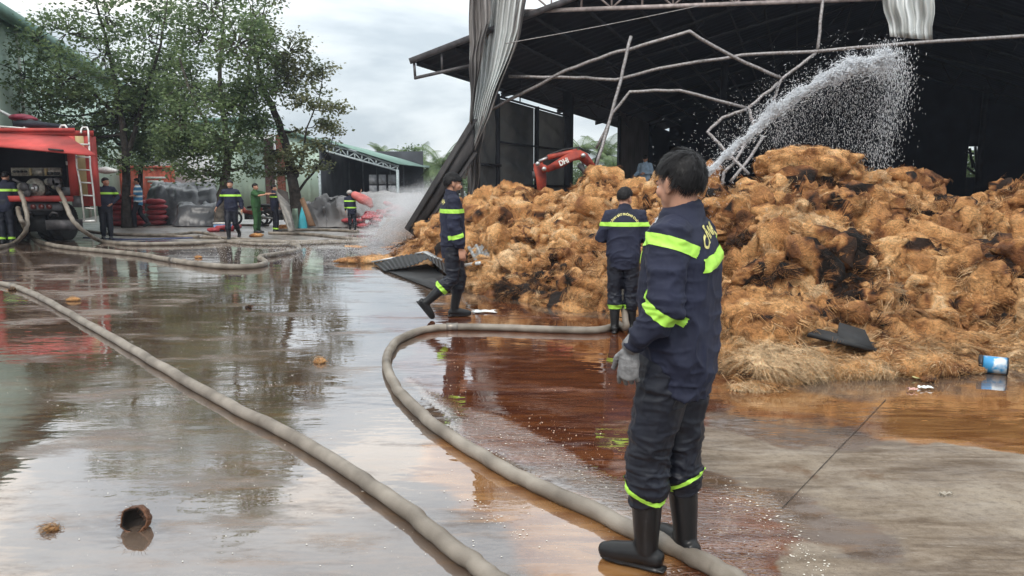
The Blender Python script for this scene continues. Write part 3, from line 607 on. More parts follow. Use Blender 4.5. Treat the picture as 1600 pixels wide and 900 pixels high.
part('wall_panel', MB().grid(lambda u, v: tuple(Wl(16.9+7.0*u, 4.9*v)+Fv*.015*math.sin(u*90)), 90, 1, .02), PANEL, hall)
part('wall_panel', MB().grid(lambda u, v: tuple(Wl(23.9+7.1*u, 4.9*v)), 6, 2, .02), SOOTW, hall)
# back wall with a ragged opening to the garden
z0w = 7.9; OB = 30.9
bx = lambda px: None
def bwall(a0, a1, z0, z1): part('wall_panel', MB().box((H(a0, OB, z0)+H(a1, OB, z1))/2, (a1-a0, .08, z1-z0), (0, 0, math.atan2(Fv.y, Fv.x))), SOOTW, hall)
# find wall coordinate a under picture column px
def acoord(px):
    lo, hi = 0, 27
    for _ in range(40):
        m_ = (lo+hi)/2; p = H(m_, OB, 2); x, y = proj(p.x, p.y, p.z)
        if x < px: lo = m_
        else: hi = m_
    return lo
a0, a1 = acoord(1509), acoord(1532)
bwall(1.4, a0, 0, 9.2); bwall(a1, 26, 0, 9.2)
zt = P(1520, 229, H(a0, OB, 0).y).z; zb = P(1520, 277, H(a0, OB, 0).y).z
bwall(a0, a1, zt, 9.2); bwall(a0, a1, 0, zb)
mb = MB()
for px0, py0, px1, py1 in [(1509, 238, 1521, 240), (1515, 232, 1520, 262), (1519, 250, 1530, 276), (1524, 229, 1527, 270), (1511, 262, 1524, 272)]: beam(mb, P(px0, py0, 43.5), P(px1, py1, 43.5), .12, .1)
part('charred_debris', mb, SOOT, hall)
ga, gb_ = H(26, 0, 0), H(26, OB, 0)
part('wall_panel', MB().box((ga+gb_)/2+Vector((0, 0, 2.3)), ((gb_-ga).length, .06, 4.6), (0, 0, math.atan2(Dv.y, Dv.x))), SOOTW, hall)
for px, py, Y in [(1200, 262, 34), (1330, 262, 36)]: pass
for a in (6.5, 12.5, 18.5):
    for b in (12, 24):
        part('column', MB().box(H(a, b, roofz(a)/2-.3), (.22, .22, roofz(a)-.6)), SOOT, hall)
# gable-end skin remains
HS = thing('hanging_sheet', 'tall crumpled silver corrugated sheet hanging from the gable and tapering downwards', 'metal sheet', P(740, 270, 18.5))
Lp = [(734, -70), (735, 60), (735, 140), (733, 200), (728, 245), (722, 278)]; Rp = [(830, -70), (811, 45), (785, 115), (765, 165), (744, 225), (727, 280)]
def along(pts, t):
    s = t*(len(pts)-1); i = min(int(s), len(pts)-2); f = s-i; return pts[i][0]*(1-f)+pts[i+1][0]*f, pts[i][1]*(1-f)+pts[i+1][1]*f
def sheet_fn(Lp, Rp, Y, ribs, amp, warp=.25, ph=0):
    def fn(u, v):
        a, b = along(Lp, v), along(Rp, v); x = a[0]*(1-u)+b[0]*u; y = a[1]*(1-u)+b[1]*u; c = (math.sin(u*ribs*2*PI+.8*math.sin(v*3))); c = math.copysign(abs(c)**.5, c)
        yy = Y+amp*c*(1.25-v*.3)+warp*math.sin(u*4.2+v*2.2+ph)+.06*math.sin(u*9-v*7)
        return tuple(P(x+1.2*math.sin(v*17+u*3), y, yy))
    return fn
part('corrugated_sheet', MB().grid(sheet_fn(Lp, Rp, 18.5, 9, .055), 160, 50, .004), SHEET, HS, True)
part('folded_edge', MB().grid(sheet_fn([(733, -70), (734, 60), (734, 110), (735, 190)], [(768, -70), (765, 30), (752, 90), (737, 195)], 18.25, 3.5, .05, .1), 60, 30, .004), SHEETB, HS, True)
part('torn_edge', MB().grid(sheet_fn([(812, -40), (795, 70), (765, 150), (740, 215), (722, 272)], [(832, -40), (812, 55), (783, 135), (757, 200), (729, 275)], 18.3, 2, .05, .05), 36, 40, .004), SHEETB, HS, True)
solo('leaning_sheet', MB().grid(sheet_fn([(735, 180), (733, 250), (728, 320)], [(765, 160), (752, 240), (745, 330)], 18.9, 3, .05, .1), 50, 20, .004), SHEETB, 'narrow grey metal strip standing at the foot of the hanging silver sheet', 'metal sheet', True)
H2 = solo('hanging_sheet', MB().grid(sheet_fn([(1366, -40), (1378, 0), (1392, 57)], [(1468, -40), (1461, 0), (1456, 63)], 17.4, 5.5, .06, .07, 1), 132, 12, .004), SHEET, 'short torn corrugated sheet dangling from the roof above the water jet', 'metal sheet', True)
# bent frame pipes
PIPE = mat('bare_burnt_pipe', (.33, .32, .33), .5, .35, .35, 20, col2=(.17, .15, .14))
PIPES = [([(765, 172, 19.4), (810, 148, 19), (884, 110, 18.4), (955, 84, 18), (1000, 72, 17.8), (1077, 50, 17.5), (1145, 88, 17.5), (1220, 122, 17.5)], .042, 'long bent pipe rising to a peak over the excavator arm'),
 ([(795, 120, 19), (900, 121, 18.6), (962, 125, 18.3), (1030, 107, 18), (1160, 86, 17.8), (1275, 80, 17.5), (1400, 69, 17.2), (1660, 52, 16.5)], .040, 'long sagging grey pipe crossing the whole hall mouth'),
 ([(1275, 83, 17.5), (1221, 123, 17.5), (1208, 156, 17.5)], .036, 'short pipe fork joining the peaked pipe to the long pipe'),
 ([(1216, 130, 17.4), (1169, 168, 17.3), (1178, 195, 17.2), (1150, 250, 17), (1131, 270, 17), (1128, 290, 17)], .038, 'zigzag pipe descending beside the water jet'),
 ([(932, 232, 17.6), (958, 176, 17.4), (984, 144, 17.3), (1062, 141, 17.3), (1168, 169, 17.3)], .036, 'low arched pipe under the peaked pipe'),
 ([(1168, 169, 17.3), (1130, 184, 17.3), (1105, 205, 17.2), (1130, 232, 17), (1170, 272, 16.6)], .038, 'bent pipe elbow pointing left behind the water jet'),
 ([(986, 56, 17.6), (970, 125, 17.5), (950, 195, 17.4), (931, 262, 17.2)], .040, 'nearly upright pale pole standing behind the excavator arm'),
 ([(962, 160, 17.9), (948, 205, 17.8), (930, 258, 17.6)], .045, 'dark pole leaning parallel to the pale pole'),
 ([(1286, -20, 17.8), (1284, 20, 17.6), (1277, 80, 17.5)], .038, 'vertical hanger pipe between truss and long pipe'),
 ([(1192, 215, 17), (1172, 245, 16.8), (1142, 284, 16.6)], .036, 'thin pipe stub crossing the foot of the zigzag pipe')]
for pts, r_, lb in PIPES:
    sub = []; W_ = [P(*q) for q in pts]
    for i in range(len(W_)-1):
        for k in range(4):
            f = k/4; sub.append(W_[i].lerp(W_[i+1], f)+Vector((random.gauss(0, .008), 0, random.gauss(0, .008))))
    sub.append(W_[-1])
    solo('bent_pipe', MB().tube(sub, r_, 8), SOOT if 'dark' in lb else PIPE, lb, 'pipe', True, 'bent frame pipes of the burnt hall')
solo('sagging_wire', MB().tube([P(790+i*16, 68-i*3.1+math.sin(i/18*PI)*1.5, 18) for i in range(20)], .012, 5), PIPE, 'thin slack wire running up under the dark roof', 'wire')
# slanting burnt beam
def slab4(name, quad, th, m, label, cat, root=None):
    q = [Vector(p) for p in quad]; n = (q[1]-q[0]).cross(q[3]-q[0]).normalized()*th; V = q+[p+n for p in q]
    mb = MB().add(V, [(3, 2, 1, 0), (4, 5, 6, 7), (0, 1, 5, 4), (1, 2, 6, 5), (2, 3, 7, 6), (3, 0, 4, 7)])
    return part(name, mb, m, root) if root else solo(name, mb, m, label, cat)
fb = thing('fallen_beam', 'wide charred beam slanting from the hall corner down to the yard', 'beam', P(650, 362, 19))
CH = mat('charred_timber', (.035, .030, .030), .7, 0, .5, 5, stretch=(1, 1, .3), col2=(.010, .009, .010), bump=.4, bscale=14)
slab4('beam_face', [P(637, 360, 17.8), P(652, 372, 17.6), P(742, 238, 18.2), P(742, 188, 18.4)], .16, CH, None, None, fb)
for f in (0, 1):
    a = (P(637, 360, 17.7), P(742, 187, 18.3)) if f == 0 else (P(652, 372, 17.5), P(742, 239, 18.1)); part('beam_flange', beam(MB(), a[0], a[1], .3, .05), CH, fb)
# ground sheets
BLK = mat('black_sheet', (.010, .010, .011), .6, .1, .5, 3); PALE = mat('pale_sheet_edge', (.55, .56, .56), .4, .4, .2, 5)
tent = thing('crumpled_sheet', 'black crumpled roofing sheet with pale edges lying at the heap foot behind the walking man', 'metal sheet', G(660, 420))
pk = G(664, 412, .42); 
def tsheet(p0, p1, q0, q1, ribs, m, nm):
    def fn(u, v):
        p = (p0.lerp(p1, u)).lerp(q0.lerp(q1, u), v); return tuple(p+Vector((0, 0, .009*math.sin(u*ribs*3.2*PI)+.05*math.sin(v*3+u*2)*math.sin(PI*u))))
    part(nm, MB().grid(fn, 80, 12, .006), m, tent, False)
A_, B_, Cc = G(584, 411, .03), P(664, 396, 13.9), G(716, 424, .05); A2, B2, C2 = G(600, 424, .02), P(668, 404, 12.6), G(722, 440, .03)
tsheet(A_, B_, A2, B2, 7, BLK, 'left_flap'); tsheet(B_, Cc, B2, C2, 6, BLK, 'right_flap')
for p, q in ((A_, A_.lerp(B_, .42)), (A_.lerp(B_, .85), B_), (B_, B_.lerp(Cc, .98))): part('pale_edge', beam(MB(), p+Vector((0, -.02, .03)), q+Vector((0, -.02, .03)), .12, .03), PALE, tent)
mb = MB(); slab4('lower_sheet', [G(604, 424, .01), G(690, 458, .01), G(722, 452, .03), G(668, 414, .12)], .02, BLK, 'black flat sheet lying in the water below the crumpled sheet', 'metal sheet')
cs = thing('corrugated_scrap', 'small ridged grey corrugated sheet propped on the heap right of the walking man', 'metal sheet', G(748, 400))
def csf(u, v):
    p = SP(730, 387, .45).lerp(SP(764, 379, .45), u).lerp(SP(744, 411, .5).lerp(SP(772, 403, .5), u), v); return tuple(p+Vector((0, -.02, .025*math.copysign(abs(math.sin(u*6*PI))**.6, math.sin(u*6*PI)))))
part('sheet', MB().grid(csf, 90, 8, .006), mat('dull_scrap', (.32, .34, .35), .5, .3, .4, 8, col2=(.14, .13, .12)), cs)
part('end_strip', beam(MB(), SP(722, 415, .3), SP(750, 411, .34), .03, .05), PALE, cs)
bs = thing('black_slab', 'black bent metal sheet sticking out of the wet heap foot by the brown pool', 'metal sheet', G(1315, 545))
slab4('lower_leaf', [SP(1260, 526, .26), SP(1368, 551, .26), SP(1374, 542, .24), SP(1276, 518, .22)], .03, BLK, None, None, bs)
slab4('raised_leaf', [SP(1306, 533, .27), SP(1362, 547, .27), SP(1350, 520, .24), SP(1310, 508, .2)], .03, BLK, None, None, bs)
# ------------------------------------------------------------------ excavator arm
RED = mat('excavator_red', (.42, .06, .03), .65, 0, .4, 5, col2=(.16, .022, .018)); CHROME = mat('cylinder_steel', (.45, .45, .45), .3, .8, .2, 8); BLKM = mat('black_rubber', (.015, .015, .016), .6, 0, .3, 8)
ex = thing('excavator_arm', 'red excavator boom and stick reaching over the fibre heap', 'excavator', P(900, 262, 17))
def plate_poly(mb, pts, Y, th):
    f = [P(x, y, Y) for x, y in pts]; b = [p+Vector((0, th, 0)) for p in f]; n = len(f)
    return mb.add(f+b, [tuple(range(n))[::-1], tuple(range(n, 2*n))]+[(i, (i+1) % n, (i+1) % n+n, i+n) for i in range(n)])
bo = part('boom', plate_poly(MB(), [(854, 260), (857, 269), (880, 261), (896, 251), (907, 249), (918, 258), (931, 267), (931, 259), (918, 240), (906, 234), (890, 238), (870, 250)], 17.2, .42), RED, ex)
part('stick', plate_poly(MB(), [(834, 256), (846, 250), (852, 262), (854, 278), (852, 312), (842, 312), (838, 280), (835, 268)], 17.3, .34), RED, ex)
part('bucket_link', plate_poly(MB(), [(831, 268), (838, 266), (840, 282), (833, 278)], 17.35, .2), STEELD, ex)
part('pivot_plate', plate_poly(MB(), [(846, 256), (854, 258), (856, 268), (848, 270)], 17.15, .5), RED, ex)
part('hydraulic_cylinder', MB().tube([P(856, 246, 17.3), P(884, 240, 17.3), P(902, 236, 17.3)], .06, 10), RED, ex)
part('hydraulic_rod', MB().tube([P(842, 252, 17.3), P(857, 246, 17.3)], .035, 8), CHROME, ex)
part('hydraulic_cylinder', MB().tube([P(905, 258, 17.0), P(912, 266, 16.9), P(918, 276, 16.8)], .06, 10), BLKM, ex)
for x, y in ((911, 243), (850, 264), (840, 256)): part('pivot_pin', MB().cyl(P(x, y, 17.12), (0, 1, 0), .05, .2), CHROME, ex)
part('hydraulic_hose', MB().tube([P(842, 250, 17.4), P(862, 240, 17.5), P(880, 234, 17.5), (P(905, 230, 17.5)), P(922, 240, 17.5)], .02, 6), BLKM, ex)
part('bucket', plate_poly(MB(), [(838, 308), (856, 308), (862, 322), (850, 332), (836, 326)], 17.2, .6), STEELD, ex)
def text_mesh(body, size, ext=.002):
    cu = bpy.data.curves.new('t', 'FONT'); cu.body = body; cu.size = size; cu.align_x = 'CENTER'; cu.align_y = 'CENTER'; cu.extrude = ext; cu.offset = size*.035
    o = bpy.data.objects.new('t', cu); C.objects.link(o); dg = bpy.context.evaluated_depsgraph_get(); me = bpy.data.meshes.new_from_object(o.evaluated_get(dg)); bpy.data.objects.remove(o); return me
WHITEP = mat('white_paint', (.75, .74, .7), .5, 0, .15, 20)
tm = text_mesh('DHi', .17); o = link('lettering', tm, WHITEP, ex); o.location = P(881, 253, 17.18)-ex.location; o.rotation_euler = (R(90), R(-24), 0); o.scale = (.8, 1, 1)
# ------------------------------------------------------------------ hoses
HOSE = mat('wet_canvas_hose', (.27, .235, .195), .5, 0, .3, 4.5, bump=.4, bscale=190, bdist=.005, col2=(.105, .085, .065), lo=.3, hi=.68, detail=12); BRASS = mat('hose_coupling', (.2, .18, .16), .4, .7, .3, 20)
def smooth_path(pts, k=8):
    n = len(pts); out_ = []
    for i in range(n-1):
        p0, p1, p2, p3 = pts[max(i-1, 0)], pts[i], pts[i+1], pts[min(i+2, n-1)]
        for j in range(k):
            t_ = j/k; out_.append(.5*((2*p1)+(p2-p0)*t_+(2*p0-5*p1+4*p2-p3)*t_*t_+(3*p1-p0-3*p2+p3)*t_**3))
    out_.append(pts[-1]); return out_
def hose(pts, r_, label, group=None, couple=(), n=14, matl=None):
    W_ = smooth_path([Vector(p) for p in pts]); h = thing('fire_hose', label, 'hose', W_[0]-Vector((0, 0, W_[0].z)), 0, group)
    W2 = []; 
    for i in range(len(W_)-1): W2 += [W_[i].lerp(W_[i+1], k/4) for k in range(4)]
    W2.append(W_[-1]); sd_ = random.random()*50; wv = vnoise(np.array([[i*.11+sd_, 0, 0] for i in range(len(W2))]), 3); w3 = vnoise(np.array([[i*.05+sd_, 4, 0] for i in range(len(W2))]), 5)
    part('hose_line', MB().tube([p+Vector((0.2*r_*a, .2*r_*b, 0)) for p, a, b in zip(W2, wv, w3)], [r_*(1+.02*a+.015*b) for a, b in zip(wv, w3)], n), matl or HOSE, h, True)
    for f in couple:
        i = int(f*(len(W_)-2)); d = (W_[i+1]-W_[i]).normalized(); part('coupling', MB().tube([W_[i]-d*r_*1.6, W_[i]-d*r_*1.5, W_[i], W_[i]+d*r_*1.5, W_[i]+d*r_*1.6], [r_*1.02, r_*1.22, r_*1.12, r_*1.22, r_*1.02], n), BRASS, h, True)
    return h
gp = lambda L, r_: [G(x, y, r_*.85) for x, y in L]
hose(gp([(-60, 436), (0, 443), (30, 450), (62, 464), (110, 490), (160, 518), (220, 553), (300, 600), (360, 633), (430, 668), (500, 706), (560, 744), (620, 786), (670, 826), (710, 858), (760, 893), (800, 922), (850, 960)], .041), .041, 'long grey fire hose running diagonally across the left foreground', None, (.1,))
hose(gp([(968, 506), (950, 513), (920, 516), (860, 515), (790, 512), (730, 511), (686, 512), (650, 519), (622, 532), (606, 552), (606, 575), (620, 605), (650, 640), (690, 672), (740, 704), (800, 738), (860, 768), (930, 800), (985, 826), (1040, 850), (1090, 873), (1140, 900), (1200, 940), (1280, 1010)], .041), .041, 'grey fire hose looping from the second firefighter round to the boots of the nearest one', None, (.245,))
T_ = lambda px, py, Y: P(px, py, Y)
tr_pts = [T_(90, 293, 19.6), T_(97, 305, 19.2), T_(104, 325, 18.9), T_(115, 345, 18.7), T_(134, 363, 18.9)]
HG = 'feeder hoses round the fire engine'
hose(tr_pts+gp([(160, 377), (200, 381), (250, 381), (300, 380), (360, 377), (410, 377), (440, 379), (466, 385), (462, 392), (425, 398), (406, 402), (414, 409), (404, 415), (370, 417), (330, 415), (270, 407), (220, 398), (160, 392), (100, 386), (62, 378), (45, 366)], .055)+[T_(36, 350, 18.6), T_(30, 335, 18.9), T_(28, 325, 19.2)], .055, 'thick hose leaving the pump outlet and doubling back in a long yard loop', HG, (.72,))
hose([T_(32, 300, 19.2), T_(38, 320, 18.9), T_(43, 345, 18.7), T_(38, 365, 18.7)]+gp([(22, 380), (0, 386), (-40, 392)], .055), .055, 'hose hanging in a curve behind the man at the pump', HG)
hose(gp([(110, 354), (130, 360), (180, 366), (240, 368), (300, 370), (352, 372), (400, 376), (470, 378), (560, 377)], .05), .05, 'straight hose lying just beyond the looped hose', HG, (.55,))
hose(gp([(205, 366), (262, 367), (306, 363), (336, 368), (352, 377), (420, 382), (500, 380), (570, 378)], .045), .045, 'hose bending at the feet of the walking officer', HG, (.35,))
hose(gp([(420, 364), (480, 366), (540, 372), (575, 375)], .05), .05, 'short dark hose section left of the spray', HG)
hose(gp([(430, 360), (500, 359), (560, 362)], .05), .05, 'hindmost hose section in front of the cyan sack', HG)
hose(gp([(160, 347), (240, 349), (330, 351), (420, 352)], .045), .045, 'pale hose lying near the tree trunks', HG)
hose(gp([(130, 371), (190, 374), (250, 373), (320, 371)], .02), .02, 'thin blue line between the two thick hoses', HG, matl=mat('blue_line', (.05, .07, .16), .5))
# ------------------------------------------------------------------ small ground items
HUSK = mat('husk_brown', (.17, .07, .03), .65, 0, .5, 14, col2=(.07, .03, .015), bump=.5, bscale=40); HUSKI = mat('husk_inside', (.015, .009, .006), .8, 0, .4, 20)
def husk():
    c = G(211, 828); root = thing('coconut_husk', 'open brown coconut husk half shell standing in the shallow water', 'coconut husk', c)
    Rr = .066; M = Matrix.Rotation(R(76), 3, 'X')@Matrix.Rotation(R(0), 3, 'Z')
    def shell(r0, zcut, inner):
        def fn(u, v):
            th = 2*PI*u; ph = PI*(.02+.60*v)   # bowl opening towards the viewer
            q = Vector((math.sin(ph)*math.cos(th)*r0*1.02, math.sin(ph)*math.sin(th)*r0*1.0, -math.cos(ph)*r0)); q *= 1+.05*math.sin(5*th+2)*v+.03*math.sin(11*th)
            return tuple(c+Vector((0, .015, .045))+M@Vector((q.x, q.y, q.z)))
        return fn
    part('shell', MB().grid(shell(Rr, 0, 0), 40, 18, -.006), HUSK, root, True)
    part('hollow', MB().grid(shell(Rr*.86, 0, 1), 40, 16, -.002), HUSKI, root, True)
    mb = MB()
    for k in range(90):
        a = random.uniform(0, 2*PI); p = c+Vector((math.cos(a)*.06, random.uniform(-.03, .03), .05+math.sin(a)*.052)); d = Vector((math.cos(a), random.gauss(-.3, .4), math.sin(a)*.7)).normalized()*random.uniform(.01, .035)
        mb.tube([p, p+d*.5+Vector((0, 0, .002)), p+d+Vector((0, 0, -.004))], [.0009, .0007, .0004], 4)
    part('fibre_fringe', mb, HUSK, root)
husk()
can = thing('paint_tin', 'dark round tin with a torn blue and white label lying at the heap foot', 'tin', G(1552, 572))
cc = G(1552, 570, .075); ax = (G(1578, 571)-G(1530, 566)).normalized(); CANB = mat('tin_blue', (.04, .26, .52), .4, .1, .3, 12, col2=(.6, .65, .68), lo=.42, hi=.55); CAND = mat('tin_dark', (.03, .03, .035), .4, .6, .3, 12)
part('body', MB().cyl(cc, ax, .072, .20, 28), CANB, can, True); part('rim', MB().cyl(cc-ax*.092, ax, .076, .03, 28), CAND, can, True); part('lid', MB().cyl(cc-ax*.106, ax, .066, .006, 28), CAND, can); part('rim', MB().cyl(cc+ax*.1, ax, .075, .012, 28), CAND, can, True)
def litter(px, py, wd, dp, m, label, cat='plastic scrap', z=.01):
    c = G(px, py); n = 22
    def fn(u, v): 
        a = u-.5, v-.5; return (c.x+a[0]*wd*(1+.2*math.sin(v*9)), c.y+a[1]*dp*(1+.3*math.sin(u*8)), z+.012*math.sin(u*9+px)*math.sin(v*7)+.006)
    return solo('plastic_scrap', MB().grid(fn, n, 8, .002), m, label, cat, True)
WPL = mat('white_plastic', (.7, .72, .7), .3, 0, .2, 20); PPL = mat('pink_plastic', (.6, .35, .3), .4); GPL = mat('pale_green_strap', (.32, .5, .4), .4, 0, .3, 20)
litter(757, 488, .28, .16, WPL, 'flat white plastic scrap floating right of the walking man'); litter(1446, 608, .09, .05, WPL, 'small white scrap at the edge of the brown pool'); litter(1425, 611, .06, .04, PPL, 'tiny pink scrap beside the white one'); litter(1440, 592, .16, .07, mat('yellow_scrap', (.5, .45, .2), .5), 'yellowish wet rag in the brown pool')
litter(1478, 776, .06, .012, mat('splinter', (.4, .36, .3), .7), 'pale splinter on the drier concrete', 'splinter'); 
def strap(px, py, L, ang, label):
    Y = None
    d = ray(px, py); dv = Vector(d); h = HB.ray_cast(Vector((0, 0, HCAM)), dv)
    if not h[0]: return
    c = h[0]-dv.normalized()*.2; a = R(ang); u = Vector((math.cos(a), -.1, math.sin(a))); mb = MB(); pts = [c+u*(L*(t-.5))+Vector((0, -.02*math.sin(t*7), .015*math.sin(t*9))) for t in np.linspace(0, 1, 9)]
    solo('plastic_strap', mb.tube(pts, [.004]*9, 6, flat=4), GPL, label, 'strap', True)
strap(1472, 345, .22, 8, 'pale green strap caught high in the burnt part of the heap'); strap(1235, 368, .12, -50, 'short green strap on the heap left of the burnt hollow'); strap(1590, 392, .12, 30, 'green strap on the heap at its right end'); strap(1592, 488, .22, 60, 'upright pale green strap low on the right part of the heap'); strap(1502, 350, .1, -20, 'short grey green strap right of the high strap')
# ------------------------------------------------------------------ buildings on the left
GREENW = mat('pale_green_sheet', (.54, .68, .58), .6, 0, .15, .7, col2=(.42, .56, .48)); GREEND = mat('green_flashing', (.16, .27, .23), .6, 0, .2, 2); WHITEW = mat('white_wall', (.72, .75, .78), .8, 0, .15, 1.2); BRICKM = mat('red_brick', (.23, .075, .045), .85, 0, .4, 9); BRICKD = mat('dark_brown_brick', (.12, .06, .05), .85, 0, .4, 9)
def ribbed(p0, p1, z0, ztop, period=.9, amp=.035, m=GREENW, name='wall', root=None, steps=6):
    p0, p1 = Vector(p0), Vector(p1); L = (p1-p0).length; d = (p1-p0).normalized(); n_ = Vector((d.y, -d.x, 0)); k = max(2, int(L/period*steps))
    def fn(u, v):
        s = (u*L/period) % 1; r_ = amp*(1 if s < .18 else 0); p = p0+d*(u*L)+n_*r_; zt = ztop(u) if callable(ztop) else ztop
        return (p.x, p.y, z0+(zt-z0)*v)
    return part(name, MB().grid(fn, k, 1, .02), m, root)
wa = P(-330, 200, 18.5); wb = P(215, 200, 49)
q0 = P(0, 28, 26); q1 = P(200, 146, 47); hE = (q0.z+q1.z)/2
wdir = Vector((q1.x-q0.x, q1.y-q0.y, 0)).normalized(); s0 = Vector((q0.x, q0.y, 0))-wdir*9; s1 = Vector((q1.x, q1.y, 0))+wdir*3
gbld = thing('green_factory', 'tall pale green corrugated factory behind the trees and fire engine', 'building', s0)
ribbed(s0, s1, 0, hE, root=gbld)
slab4('roof', [s0+Vector((.35, -.3, hE-.02)), s1+Vector((.35, .3, hE-.02)), s1+Vector((-9, -3, hE+2.3)), s0+Vector((-9, -3, hE+2.3))], .08, GREEND, None, None, gbld)
part('eave_gutter', beam(MB(), s0+Vector((.42, 0, hE+.02)), s1+Vector((.42, 0, hE+.02)), .3, .34), GREEND, gbld)
part('end_wall', MB().box(s1+Vector((-5, 2.0, hE/2)), (10, .1, hE), (0, 0, .3)), GREENW, gbld)
for u in (.3, .55, .8): part('downpipe', MB().tube([s0.lerp(s1, u)+Vector((.12, 0, 0)), s0.lerp(s1, u)+Vector((.12, 0, hE))], .06, 8), WHITEP, gbld)
bb = thing('side_workshop', 'low workshop with white wall, pale green sheets and brick piers behind the two pointing men', 'building', P(262, 287, 46))
def xat(px, Y, py=260): return P(px, py, Y).x
def zat(py, Y): return P(800, py, Y).z
YB = 46
def topz(px): return zat(np.interp(px, [240, 330, 400, 512], [212, 188, 186, 228]), YB)
def wseg(px0, px1, m, nm='wall', rib=False, dy=0.0):
    a, b = xat(px0, YB), xat(px1, YB)
    if rib: ribbed((a, YB+dy, 0), (b, YB+dy, 0), 0, lambda u: topz(px0+(px1-px0)*u)-.02, .7, .04, m, nm, bb)
    else:
        def fn(u, v): zt = topz(px0+(px1-px0)*u)-.02; return (a+(b-a)*u, YB+dy, zt*v)
        part(nm, MB().grid(fn, 6, 1, .1), m, bb)
wseg(236, 336, WHITEW); wseg(336.3, 398, GREENW, rib=True); wseg(398.3, 414, GREENW); wseg(446, 501, GREENW, rib=True)
def brick_pier(px0, px1, m, nm):
    a, b = xat(px0, YB), xat(px1, YB); wd = b-a; ro = part(nm, MB().box(((a+b)/2, YB, 2.3), (wd, .16, 4.6)), mat('mortar', (.3, .25, .22), .9), bb)
    return ro
brick_pier(414.5, 429, BRICKD, 'brick_pier'); brick_pier(433, 446, BRICKM, 'brick_pier')
# the courses of the two piers: individual bricks too small to tell apart, joined per pier
for (p0, p1, m) in ((414.5, 429, BRICKD), (433, 446, BRICKM)):
    a, b = xat(p0, YB), xat(p1, YB); mb = MB(); z = .05; r_ = 0
    while z < 4.5:
        x = a+(.0 if r_ % 2 else -.1)
        while x < b:
            x0, x1 = max(a, x), min(b, x+.2); 
            if x1-x0 > .03: mb.box(((x0+x1)/2, YB-.1, z+.032), (x1-x0-.012, .05, .064))
            x += .215
        z += .078; r_ += 1
    part('brick_courses', mb, m, bb, kind='stuff')
part('drainpipe', MB().tube([(xat(431, YB), YB-.15, 0), (xat(431, YB), YB-.15, 4.6)], .05, 8), WHITEP, bb)
for p0, p1 in ((236, 330), (330, 400), (400, 516)):
    part('fascia', beam(MB(), (xat(p0, YB)-.1, YB-.2, topz(p0)), (xat(p1, YB)+.1, YB-.2, topz(p1)), .5, .2), GREEND, bb)
slab4('awning', [(xat(366, YB), YB-.3, zat(206, YB)), (xat(430, YB), YB-.3, zat(214, YB)), (xat(430, YB), YB-2.2, zat(217, 44)), (xat(366, YB), YB-2.2, zat(212, 44))], .06, WHITEP, None, None, bb)
slab4('roof', [(xat(236, YB), YB, topz(236)+.05), (xat(516, YB), YB, topz(516)+.05), (xat(516, YB), YB+12, topz(516)+.3), (xat(236, YB), YB+12, topz(236)+.3)], .06, GREEND, None, None, bb)
# open shed
sh = thing('open_shed', 'dark open lean-to shed with a pale lattice truss along its sloping front', 'shed', P(500, 287, 42)); YS = 42
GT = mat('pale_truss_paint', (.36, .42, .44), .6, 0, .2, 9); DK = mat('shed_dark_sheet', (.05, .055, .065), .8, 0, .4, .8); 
tp = lambda px: P(px, np.interp(px, [498, 512, 622], [219, 226, 260]), YS); bt_ = lambda px: P(px, np.interp(px, [498, 516, 622], [232, 238, 267]), YS)
part('truss_chord', beam(MB(), tp(498), tp(623), .1, .1), GT, sh); part('truss_chord', beam(MB(), bt_(508), bt_(622), .1, .1), GT, sh)
for i in range(11):
    a = 510+i*11.1; b = a+11.1; part('truss_web', beam(MB(), bt_(a), tp(a), .07, .07), GT, sh)
    if i < 10: part('truss_web', beam(MB(), bt_(a) if i % 2 else tp(a), tp(b) if i % 2 else bt_(b), .06, .06), GT, sh)
slab4('roof', [tp(496)+Vector((0, -.2, .1)), tp(624)+Vector((0, -.2, .1)), tp(624)+Vector((1, 14, .1)), tp(496)+Vector((0, 14, .1))], .05, GREEND, None, None, sh)
for px in (499, 621): part('post', MB().box((xat(px, YS), YS, zat(265, YS)/2), (.14, .14, zat(265, YS))), GT, sh)
x0, x1 = xat(499, YS), xat(622, YS)
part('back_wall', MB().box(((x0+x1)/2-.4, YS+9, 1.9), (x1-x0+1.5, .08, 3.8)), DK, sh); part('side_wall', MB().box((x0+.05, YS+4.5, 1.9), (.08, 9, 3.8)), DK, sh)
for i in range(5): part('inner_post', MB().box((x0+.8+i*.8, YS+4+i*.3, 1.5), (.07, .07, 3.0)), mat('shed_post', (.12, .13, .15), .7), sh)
LW = mat('pale_panel', (.22, .23, .25), .8)  # whitish wall panels of the shed, one pale grey of their own
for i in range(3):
    for j in range(3): part('wall_panel', MB().box((xat(582+i*15, YS+.7), YS+.7, .6+j*.62), (.43, .03, .56)), LW, sh)
